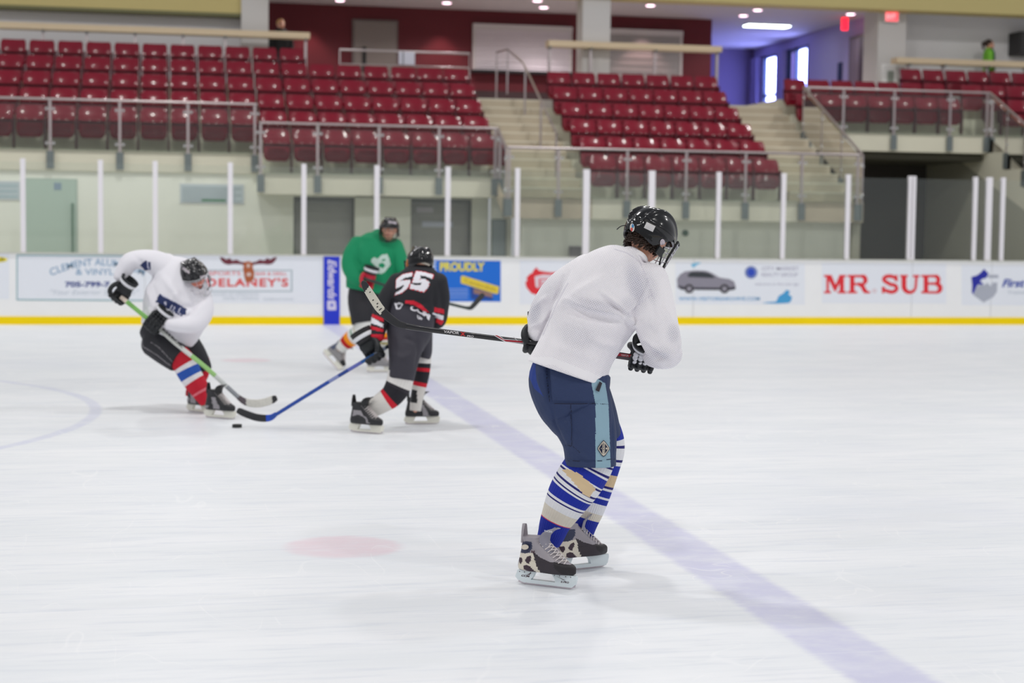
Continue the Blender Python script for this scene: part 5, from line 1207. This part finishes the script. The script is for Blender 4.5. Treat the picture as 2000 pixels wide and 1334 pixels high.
th1 = [(308, 665, -.02, 36, .14), (330, 686, -.08, 31, .13), (351, 703, -.12, 27, .11)]
th2 = [(352, 665, .10, 34, .14), (376, 690, .12, 26, .12), (392, 715, .14, 21, .10), (399, 727, .14, 17, .09)]
mb = MB(); F.limb(mb, hips, ends=(1, 1)); F.limb(mb, th1, ends=(1, 0)); F.limb(mb, th2, ends=(1, 0))
fuse(mb, 'hockey_pants', [M_pblk, M_pgr], wp_, .010, 3, lambda o: paint(o, [(wq(band([(322, 630), (330, 690), (420, 745), (510, 815)], 5)), 1), (wq(band([(380, 660), (440, 700), (530, 800)], 4)), 1)]))
m = bandmat('sock_red_blue', [(0, (196, 24, 44)), (.24, (232, 228, 232)), (.32, (36, 84, 176)), (.47, (232, 228, 232)), (.56, (200, 24, 48)), (.76, (228, 120, 132)), (.80, (204, 22, 48))], rib=30)
s1 = [(346, 690, -.12, 22, .08), (362, 713, -.12, 24, .08), (374, 736, -.12, 22, .075), (387, 756, -.12, 20, .065), (398, 775, -.12, 16, .05), (404, 788, -.12, 12, .045)]
b = MB(); F.limb(b, s1, n=48, sub=6, ends=(0, 0)); b.build('hockey_sock', m, wp_, 60)
s2 = [(394, 700, .14, 15, .07), (393, 730, .14, 15, .065), (378, 755, .13, 13, .055), (372, 775, .12, 10, .045)]
b = MB(); F.limb(b, s2, n=32, sub=4, ends=(0, 0)); b.build('hockey_sock', bandmat('sock_red_plain', [(0, (204, 22, 48))], rib=30), wp_, 60)
hf = unit(V3(.45, -.40, .80)); hu = unit(V3(-.22, .86, .42)); hu = unit(hu-hf*(hu@hf)); hr = np.cross(hf, hu)
HM = frame(F.P(379, 539, -.06), hr, hf, hu)
body(F, wp_, HM, 1.12, [([(366, 556, 0, 17, .07), (352, 575, 0, 22, .09), (344, 605, 0, 44, .15), (328, 650, 0, 40, .14)], .9), (arm, .6), (arm2, .6), (th1, .6), (th2, .6), (s1, .6), (s2, .6)], M_skin2, True, .009)
hm = helmet(wp_, HM, mat('helmet_speckled', (28, 28, 32), .25, coat=.3, spec=.4), 1.2, n=64, m=28, mats=[MATS['sticker_lilac']])
paint(hm, [(wq(band([(590, 178), (632, 210)], 14)), 1), (wq(band([(702, 238), (765, 228)], 14)), 1)]); 
b = MB(); rs = np.random.default_rng(5)
for i in range(26):
    x, y = rs.uniform(360, 404), rs.uniform(505, 530); dd = surf(hm, F, x, y)
    if dd == 0: continue
    b.ball(F.P(x, y, dd-.001), .006, .006, .004, None, 8, 5)
b.build('paint_chips', MATS['sticker_grey'], hm)
cage(wp_, HM, mat('cage_wire', (196, 196, 204), .3, metal=.6), 1.13, mat('chin_white', (214, 214, 216), .4), r=.0014, nh=5, nv=6, rim=.5)
sdir = unit(F.P(470, 783, -.3)-F.P(237, 580, -.16))
glove(wp_, F.P(232, 577, -.16), sdir, V3(-.15, .95, .1), 1, 1.25, [M_gblk, M_gblk], .007, M_gblk, M_gwht, .12)
glove(wp_, F.P(302, 634, -.24), sdir, V3(.75, .45, .1), -1, 1.25, [M_gblk, M_gblk], .007, M_gblk, M_gwht, .11)
st = thing('hockey_stick', 'green and white hockey stick held low by the white jersey skater', 'hockey stick', tuple(F.P(420, 740, -.25)))
P_ = [(236, 580, -.16), (300, 632, -.20), (345, 672, -.24), (400, 716, -.27), (440, 752, -.29), (466, 776, -.30)]
smt = bandmat('shaft_green_white', [(0, (222, 206, 190)), (.05, (126, 184, 96)), (.26, (60, 70, 60)), (.30, (212, 214, 208)), (.50, (206, 208, 204)), (.60, (150, 196, 120)), (.80, (206, 210, 208)), (.9, (150, 154, 160))], rough=.4)
stick_shaft('shaft', F, [p+(4.4,) for p in P_], smt, st, th=.022)
b = MB(); F.limb(b, [(462, 772, -.30, 4.5, .008), (474, 782, -.30, 6, .007), (487, 787, -.28, 7.5, .006), (503, 788, -.25, 8, .006), (520, 785, -.22, 8, .006), (533, 780, -.20, 7.5, .006), (540, 777, -.19, 5, .006)], n=20, sub=6, sq=3, ends=(0, 1)); 
bl = b.build('blade', [mat('blade_white_tape', (206, 204, 196), .7, noise=.2, nscale=60), MATS['blade_black'], MATS['shaft_grey']], st, 50)
paint(bl, [([(531, 765), (545, 765), (545, 795), (532, 790)], 1), ([(455, 765), (480, 778), (482, 795), (455, 790)], 2)], back=True)
b = MB(); lettering(b, 'REEBOK', lambda x, y: F.P(x, y, -.27), 0, 0, 0, 0, .05, warp=lambda u, v: (317+40*u+2*v, 645+36*u-5*v)); b.build('shaft_lettering', M_black, st)
bk = dict(boot=[mat('boot_black_plain', (30, 30, 34), .45), mat('boot_grey_trim', (150, 146, 150), .5)], tongue=M_black, lace=M_lace, holder=mat('holder_cream', (228, 226, 214), .4), steel=M_bladesteel)
A, B_ = heading(401, 815, 28, .28)
bt, M_, S_, h_ = skate(wp_, A, B_, bk, .30); localpaint(bt, M_, S_, [([(.10, .08), (.17, .08), (.13, .17), (.09, .17)], 1), ([(.0, .08), (.05, .08), (.06, .10), (0, .10)], 1)], -1)
A, B_ = heading(367, 803, 40, .28)
bt, M_, S_, h_ = skate(wp_, A, B_, bk, .29); localpaint(bt, M_, S_, [([(.08, .08), (.15, .08), (.12, .17), (.07, .17)], 1), ([(.0, .08), (.05, .08), (.06, .12), (0, .12)], 1)], -1)

# ---- skater in black, number 55
F = Fig(13.1); bq = pxm(580, 400, 2.8375)
bp_ = thing('hockey_player', 'person in black jersey numbered 55 with red and white trim seen from behind', 'person', tuple(onZ(770, 838)))
M_jb = mat('jersey_black', (28, 28, 34), .8); M_jr = mat('jersey_red', (206, 22, 46), .8)
torso = [(818, 528, .05, 26, .11), (818, 543, .02, 45, .16), (816, 560, 0, 52, .18), (812, 582, 0, 56, .19), (806, 599, 0, 54, .19)]
la = [(782, 556, 0, 26, .11), (762, 580, -.03, 22, .10), (748, 606, -.06, 19, .085), (741, 632, -.10, 17, .075), (736, 658, -.14, 14, .065)]
ra = [(851, 552, 0, 24, .11), (861, 580, .02, 18, .10), (860, 605, .05, 16, .085), (856, 625, .10, 16, .08), (846, 632, .14, 13, .07)]
mb = MB(); F.limb(mb, torso, ends=(1, 0)); F.limb(mb, la); F.limb(mb, ra)
z7 = pxm(770, 470, 7.41)
five1 = [(120, 490), (262, 458), (262, 510), (150, 540), (75, 590), (130, 575), (225, 570), (235, 600), (190, 690), (110, 755), (5, 790), (20, 755), (100, 710), (150, 650), (130, 640), (60, 680), (25, 690), (30, 560)]
five2 = [(318, 440), (430, 455), (568, 492), (548, 555), (470, 520), (385, 505), (370, 560), (440, 550), (510, 600), (490, 670), (430, 745), (330, 720), (222, 690), (232, 620), (290, 640), (370, 650), (400, 610), (350, 612), (262, 605), (290, 500)]
grow = lambda P, s: [tuple(np.mean(P, 0)+(np.array(p)-np.mean(P, 0))*s) for p in P]
def jb(o):
    folds(o, [([(775, 590), (810, 605), (845, 600)], .010, 6), ([(850, 560), (848, 590), (852, 615)], -.014, 4), ([(800, 600), (830, 590)], -.01, 5), ([(770, 570), (765, 600), (768, 615)], -.012, 4)])
    paint(o, [(z7(grow(five1, 1.06)), 1), (z7(five1), 2), (z7(grow(five2, 1.06)), 1), (z7(five2), 2), (bq([(600, 528), (640, 528), (690, 552), (735, 600), (725, 612), (680, 572), (640, 552), (600, 548)]), 1),
              (bq([(400, 598), (480, 628), (480, 650), (412, 622)]), 1), (bq([(400, 622), (412, 622), (478, 660), (478, 680), (400, 652)]), 2), (bq([(400, 668), (480, 690), (480, 705), (400, 690)]), 1), (bq([(395, 715), (480, 718), (480, 755), (395, 740)]), 1),
              (bq([(762, 568), (815, 580), (815, 605), (760, 595)]), 1), (bq([(752, 598), (812, 615), (812, 640), (750, 622)]), 2), (bq([(775, 628), (815, 645), (800, 668), (770, 650)]), 1)])
jj = fuse(mb, 'jersey', [M_jb, M_jr, M_jp], bp_, .008, 4, jb)
hips = [(805, 592, 0, 45, .165), (801, 620, 0, 49, .19), (799, 645, 0, 46, .19), (794, 668, -.02, 38, .17)]
t1 = [(796, 650, -.03, 42, .16), (791, 685, -.08, 33, .15), (787, 715, -.12, 28, .13), (783, 741, -.13, 26, .12)]
t2 = [(822, 640, .12, 24, .13), (828, 665, .16, 17, .12), (829, 688, .18, 15, .10), (827, 700, .18, 13, .09)]
mb = MB(); F.limb(mb, hips, ends=(1, 1)); F.limb(mb, t1, ends=(1, 0)); F.limb(mb, t2, ends=(1, 0))
def pb(o):
    folds(o, [([(765, 690), (785, 700), (805, 690)], .012, 7), ([(775, 650), (782, 680), (778, 720)], .010, 7), ([(812, 650), (818, 690), (812, 720)], -.014, 5), ([(790, 660), (815, 668)], -.012, 5)])
    paint(o, [(bq([(538, 548), (590, 536), (590, 548), (570, 580), (552, 578)]), 1), (bq([(553, 555), (580, 548), (572, 568), (560, 572)]), 0)])
pp = fuse(mb, 'hockey_pants', [mat('pants_charcoal', (52, 50, 60), .7, bump=.2, bscale=80), M_jp, M_jr], bp_, .009, 3, pb)
clothlet(pp, F, 'waist_lettering', 'CCM', M_jp, pp, lambda u, v: (803+38*u-3*(1-v), 596+3*u+17*u*u+10*(1-v)), bold=.06)
clothlet(pp, F, 'small_waist_lettering', 'U+', M_jp, pp, lambda u, v: (815+10*u, 615+5*u+7*(1-v)), bold=.06)
m = bandmat('sock_black_red_a', [(0, (228, 224, 220)), (.25, (44, 40, 48)), (.30, (30, 28, 36)), (.48, (206, 20, 44)), (.56, (222, 218, 212))], rib=24)
s1 = [(783, 724, -.13, 25, .1), (780, 748, -.13, 26, .1), (766, 772, -.13, 23, .08), (744, 788, -.13, 20, .07), (724, 801, -.13, 16, .055), (712, 811, -.13, 13, .045)]
b = MB(); F.limb(b, s1, n=40, sub=6, ends=(0, 0)); b.build('hockey_sock', m, bp_, 60)
m = bandmat('sock_black_red_b', [(0, (228, 224, 220)), (.17, (30, 28, 36)), (.25, (206, 20, 44)), (.31, (30, 28, 36)), (.50, (206, 20, 44)), (.57, (222, 218, 212))], rib=24)
s2 = [(827, 690, .2, 16, .08), (826, 705, .2, 16, .08), (824, 730, .2, 15, .07), (819, 755, .2, 14, .06), (814, 778, .2, 12.5, .05), (811, 802, .2, 11, .045)]
b = MB(); F.limb(b, s2, n=40, sub=6, ends=(0, 0)); so = b.build('hockey_sock', [m, M_black], bp_, 60)
paint(so, [(bq([(615, 1015), (665, 1030), (668, 1095), (600, 1090)]), 1)])
hf = unit(V3(-.35, -.25, -.9)); hu = unit(V3(-.05, .93, -.25)); hu = unit(hu-hf*(hu@hf)); hr = np.cross(hf, hu)
HM = frame(F.P(820, 513, .02), hr, hf, hu)
body(F, bp_, HM, 1.0, [([(819, 523, .02, 17, .075), (818, 536, .0, 24, .09), (814, 570, 0, 40, .14), (800, 640, 0, 38, .14)], .9), (la, .6), (ra, .6), (t1, .55), (t2, .55), (s1, .5), (s2, .45)], M_skin, False, .009)
hm = helmet(bp_, HM, M_helm, 1.05, n=64, m=28)
b = MB(); F.limb(b, [(802, 512, -.05, 3, .01), (812, 510, -.09, 3.6, .01), (824, 511, -.10, 3.6, .01), (838, 517, -.06, 3, .01)], n=10, sub=4); b.build('helmet_strap', M_cream, hm, 60)
b = MB(); b.ball(F.P(798, 517, -.01), .022, .03, .05, None, 16, 10); b.ball(F.P(801, 505, .0), .02, .03, .03, None, 16, 10); b.build('hair', mat('hair_ginger', (170, 104, 52), .7, noise=.2, nscale=80), bp_, 60)
cage(bp_, HM, mat('cage_wire', (196, 196, 204), .3, metal=.6), 1.04, r=.0026)
sdir = unit(F.P(525, 817, -.02)-F.P(720, 700, -.16))
glove(bp_, F.P(727, 690, -.16), sdir, V3(.05, .98, .0), -1, 1.35, [M_gblk, M_gblk], .007, mat('glove_cuff_black', (26, 24, 28), .6), M_gwht, .13)
glove(bp_, F.P(818, 640, .32), sdir, V3(.7, .3, -.4), 1, 1.1, [M_gblk, M_gblk], .008, M_gblk, M_gwht, .12)
st = thing('hockey_stick', 'blue hockey stick with black blade held by the number 55 skater', 'hockey stick', tuple(F.P(620, 750, -.1)))
m = bandmat('shaft_blue_grey', [(0, (40, 44, 52)), (.12, (160, 164, 176)), (.2, (56, 66, 80)), (.27, (150, 158, 178)), (.34, (24, 90, 160)), (.42, (96, 104, 180)), (.5, (24, 60, 140)), (.56, (130, 140, 190)), (.62, (26, 70, 160))], rough=.4)
stick_shaft('shaft', F, [(p[0], p[1], p[2], 3.6) for p in ((800, 648, .25), (760, 675, -.05), (712, 704, -.14), (650, 741, -.12), (590, 778, -.08), (545, 806, -.04), (528, 816, -.02))], m, st, th=.022)
b = MB(); F.limb(b, [(540, 808, -.03, 4, .008), (530, 815, -.02, 6, .007), (518, 817, 0, 7, .006), (500, 815, .03, 7.2, .006), (482, 809, .06, 7, .006), (468, 803, .08, 6.4, .006), (464, 801, .09, 4.5, .005)], n=20, sub=6, sq=3, ends=(0, 1))
bl = b.build('blade', [MATS['blade_black'], mat('shaft_blue', (20, 74, 190), .4)], st, 50); paint(bl, [([(519, 800), (550, 790), (550, 830), (519, 830)], 1)], back=True)
A, B_ = heading(684, 843, 30, .28)
bt, M_, S_, h_ = skate(bp_, A, B_, bk, .30); localpaint(bt, M_, S_, [([(.04, .12), (.10, .14), (.16, .12), (.12, .17), (.05, .17)], 1), ([(.18, .08), (.20, .08), (.17, .13), (.15, .13)], 1)], -1)
A, B_ = heading(790, 829, -12, .28)
bt, M_, S_, h_ = skate(bp_, A, B_, bk, .28); localpaint(bt, M_, S_, [([(.16, .07), (.20, .07), (.15, .17), (.12, .17)], 1)], -1)

# ---- skater in green
F = Fig(18.3); gq = bq
gp = thing('hockey_player', 'person in green jersey and black pants facing the camera behind the number 55 skater', 'person', tuple(onZ(735, 725)))
M_jg = mat('jersey_green', (0, 140, 92), .8)
torso = [(742, 462, .05, 18, .10), (738, 474, .02, 38, .15), (735, 495, 0, 49, .19), (728, 520, 0, 51, .20), (722, 545, 0, 47, .20), (717, 570, 0, 42, .19)]
ra = [(704, 482, .0, 24, .12), (690, 498, -.05, 20, .11), (686, 520, -.10, 19, .10), (695, 540, -.18, 16, .08), (708, 546, -.22, 12, .07)]
la = [(768, 482, 0, 20, .11), (778, 505, -.04, 18, .11), (788, 530, -.06, 15, .09), (800, 550, -.05, 13, .08)]
mb = MB(); F.limb(mb, torso, ends=(1, 0)); F.limb(mb, ra); F.limb(mb, la)
def jg(o):
    folds(o, [([(700, 470), (712, 500), (705, 530)], .014, 6), ([(690, 500), (705, 520), (720, 555)], -.014, 5), ([(735, 470), (728, 490)], .010, 6), ([(700, 462), (730, 468), (745, 480)], .012, 5), ([(770, 490), (765, 520), (760, 545)], -.012, 5)])
    paint(o, [(gq([(430, 290), (445, 300), (470, 278), (500, 272), (512, 300), (520, 330), (505, 350), (480, 378), (455, 384), (440, 360), (432, 335), (410, 318), (412, 300)]), 1), (gq([(470, 305), (490, 300), (488, 310), (472, 315)]), 0), (gq([(455, 325), (480, 322), (490, 340), (475, 352), (455, 345)]), 0)])
fuse(mb, 'jersey', [M_jg, mat('print_pale_green', (196, 216, 206), .7)], gp, .010, 4, jg)
hips = [(720, 562, 0, 38, .16), (719, 582, 0, 40, .18), (719, 605, 0, 38, .18)]
t1 = [(706, 590, -.02, 27, .15), (708, 612, -.08, 25, .14), (710, 632, -.10, 24, .12)]
t2 = [(738, 590, .0, 26, .15), (741, 612, .0, 23, .14), (743, 632, .0, 21, .12)]
mb = MB(); F.limb(mb, hips, ends=(1, 1)); F.limb(mb, t1, ends=(1, 0)); F.limb(mb, t2, ends=(1, 0)); fuse(mb, 'hockey_pants', M_pblk, gp, .011, 3)
sw = (226, 226, 222)
m = bandmat('sock_orange_a', [(0, sw), (.35, (196, 190, 160)), (.38, sw), (.46, (30, 130, 90)), (.50, sw), (.60, (250, 150, 10)), (.72, (190, 16, 20)), (.83, sw)], rib=20)
s1 = [(712, 616, -.10, 20, .1), (712, 638, -.09, 20, .1), (700, 652, -.03, 17.5, .085), (684, 663, .05, 15.5, .07), (672, 674, .1, 12.5, .06), (664, 683, .12, 10, .05)]
b = MB(); F.limb(b, s1, n=36, sub=5, ends=(0, 0)); b.build('hockey_sock', m, gp, 60)
m = bandmat('sock_orange_b', [(0, sw), (.34, (250, 150, 10)), (.42, (190, 16, 20)), (.48, sw), (.52, (170, 160, 110)), (.58, sw)], rib=20)
s2 = [(744, 622, -.02, 19, .09), (749, 645, -.04, 17, .085), (752, 668, -.03, 14, .07), (748, 690, 0, 12, .06), (743, 706, 0, 10.5, .05)]
b = MB(); F.limb(b, s2, n=36, sub=5, ends=(0, 0)); b.build('hockey_sock', m, gp, 60)
hf = unit(V3(-.1, -.12, .98)); hu = unit(V3(.06, .99, .1)); hu = unit(hu-hf*(hu@hf)); hr = np.cross(hf, hu)
HM = frame(F.P(761, 447, -.08), hr, hf, hu)
body(F, gp, HM, 1.02, [([(757, 462, -.04, 12, .07), (750, 476, 0, 18, .09), (735, 500, 0, 36, .14), (718, 590, 0, 30, .13)], .9), (ra, .6), (la, .6), (t1, .6), (t2, .6), (s1, .6), (s2, .6)], M_skin, False, .010)
hm = helmet(gp, HM, M_helm, 1.06, n=64, m=28, mats=[MATS['sticker_lilac']]); paint(hm, [([(759, 431), (775, 434), (774, 438), (758, 435)], 1)])
cage(gp, HM, mat('cage_dark', (58, 52, 56), .4), 1.02, r=.0014, nh=5, nv=6, rim=.8)
sdir = unit(F.P(925, 604, -.1)-F.P(716, 545, -.3))
glove(gp, F.P(718, 552, -.26), sdir, V3(-.35, .75, .2), 1, 1.3, [mat('glove_red', (190, 20, 50), .6), M_gwht], .008, M_gblk, M_gwht, .12)
glove(gp, F.P(806, 573, -.14), sdir, V3(-.2, .95, -.1), -1, 1.2, [MATS['glove_red'], M_gwht], .009, M_gblk, M_gwht, .12)
st = thing('hockey_stick', 'dark hockey stick whose blade shows right of the number 55 skater', 'hockey stick', tuple(F.P(880, 592, -.1)))
stick_shaft('shaft', F, [(704, 541, -.30, 2.8), (760, 560, -.22, 2.8), (806, 573, -.14, 2.8), (869, 591, -.10, 2.8), (905, 600, -.1, 2.8), (918, 602.5, -.1, 3)], mat('shaft_dark_green', (40, 56, 52), .4), st, th=.022)
b = MB(); F.limb(b, [(910, 601, -.1, 3, .008), (919, 601.5, -.1, 4, .007), (926, 595, -.06, 4.8, .006), (934, 586, -.02, 5, .006), (941, 578, .02, 5, .006), (944, 574, .04, 3.5, .006)], n=18, sub=6, sq=3, ends=(0, 1)); b.build('blade', MATS['blade_black'], st, 50)
gk = dict(boot=[mat('boot_grey_plain', (140, 138, 140), .45), mat('boot_navy_grey', (70, 78, 104), .45), M_black], tongue=mat('tongue_green', (84, 100, 90), .6), lace=M_lace, holder=MATS['holder_cream'], steel=M_bladesteel)
A, B_ = heading(716, 727, -8, .28)
bt, M_, S_, h_ = skate(gp, A, B_, gk, .29); localpaint(bt, M_, S_, [([(.24, .06), (.30, .06), (.30, .15), (.23, .15)], 2)], 0)
A = F.P(629, 689, .18); B_ = F.P(664, 728, .05); B_ = A+unit(B_-A)*.28
bt, M_, S_, h_ = skate(gp, A, B_, gk, .30, up=V3(.6, .6, -.15)); localpaint(bt, M_, S_, [([(.24, .06), (.30, .06), (.30, .15), (.23, .15)], 2), ([(0, .10), (.08, .10), (.07, .20), (0, .20)], 1)], 0)

# ---- puck
p = onZ(463, 835); b = MB(); b.cyl((p[0], p[1], .0), (p[0], p[1], .0254), .038, 32); pk = b.build('puck', mat('puck_black', (30, 34, 34), .6), None, 40, loc=(p[0], p[1], 0)); tag(pk, 'black rubber puck lying on the ice below the two stick blades', 'puck')

# ---- two people on the concourse
def bystander(label, X, Y, jm, hairm, face, scale=1.0, look=(0, -1), ponytail=False, jm2=None):
    t = thing('person', label, 'person', (X, Y, ZF))
    fx, fy = unit(np.array(look)); R3 = Matrix(((fy, fx, 0), (-fx, fy, 0), (0, 0, 1)))
    M = frame((X, Y, ZF+1.52*scale), (fy, -fx, 0), (fx, fy, 0), (0, 0, 1))
    T = lambda x, y, z: M@Vector((x*scale, y*scale, z*scale-1.52*scale))
    mb = MB(); head_mb(mb, M, scale, 28, 20)
    mb.tube([T(0, -.01, 1.36), T(0, 0, 1.5)], .055, 12)
    def tub(pts, rs, sq=None): mb.tube([T(*p) for p in pts], rs, 14)
    tub([(0, 0, .9), (0, 0, 1.1), (0, 0, 1.3), (0, 0, 1.4)], [.13, .12, .13, .07])
    for s in (1, -1):
        tub([(s*.09, 0, .05), (s*.09, 0, .5), (s*.08, 0, .92)], [.045, .06, .09]); tub([(s*.09, -.03, .03), (s*.09, .12, .03)], [.04, .035])
        tub([(s*.18, 0, 1.36), (s*.22, 0, 1.1), (s*.20, .1, .88)], [.05, .042, .032])
        for q in range(5): tub([(s*(.185+.009*q), .10+.0*q, .87), (s*(.185+.009*q), .13, .82-(.01 if q in (1, 2) else 0)), (s*(.18+.009*q), .12, .79)], [.009, .008, .006])
    fuse(mb, 'body', [MATS[face], M_eyew, M_hair, M_lip], t, .011, 2, post=lambda o: facepaint(o, M, scale))
    mb = MB()
    mb.loft([[T(a*math.cos(q), b_*math.sin(q), z) for q in np.linspace(0, 2*PI, 24, endpoint=False)] for z, a, b_ in ((.86, .17, .13), (1.0, .17, .13), (1.2, .19, .14), (1.34, .20, .13), (1.42, .12, .09), (1.45, .07, .07))])
    for s in (1, -1): mb.tube([T(s*.17, 0, 1.36), T(s*.235, 0, 1.1), T(s*.21, .09, .92)], [.075, .062, .05], 14)
    jk = fuse(mb, 'jacket', [jm, jm2 or jm], t, .014, 3)
    if jm2:
        C, N = fcent(jk); idx = (((C[:, 0]-X) < -.02) | (N[:, 0] < -.5)).astype(np.int32); jk.data.polygons.foreach_set('material_index', idx)
    mb = MB(); 
    for s in (1, -1): mb.tube([T(s*.09, 0, .07), T(s*.095, 0, .5), T(s*.085, 0, .92)], [.07, .085, .115], 16)
    fuse(mb, 'trousers', mat('trousers_dark', (40, 40, 46), .8), t, .015, 3)
    b = MB(); b.ball(M@Vector((0, -.022*scale, .032*scale)), .086*scale, .095*scale, .098*scale, M.to_3x3().normalized(), 24, 16)
    if ponytail: b.tube([M@Vector(p) for p in ((0, -.10, .06), (0, -.14, .03), (0, -.13, -.06), (0, -.11, -.12))], [.03, .032, .026, .01], 12)
    b.build('hair', hairm, t, 60)
    b = MB()
    for s in (1, -1): b.ball(T(s*.09, .05, .04), .05*scale, .13*scale, .045*scale, M.to_3x3().normalized(), 16, 10)
    b.build('shoes', M_black, t, 60)
    return t
p = onY(1932, 100, 33.55)
bystander('person in bright green and dark green jacket with a ponytail behind the right ledge', p[0], 33.55, mat('jacket_dark_green', (10, 96, 52), .8), M_hair, 'skin', .95, (.9, -.35), True, mat('jacket_lime', (124, 196, 60), .8))
p = onY(553, 60, 33.9)
bystander('person in black with fair hair standing behind the left ledge', p[0], 34.6, mat('jacket_black', (22, 22, 24), .8), mat('hair_fair', (196, 150, 90), .7, noise=.2, nscale=60), 'skin', .95, (.3, -1))
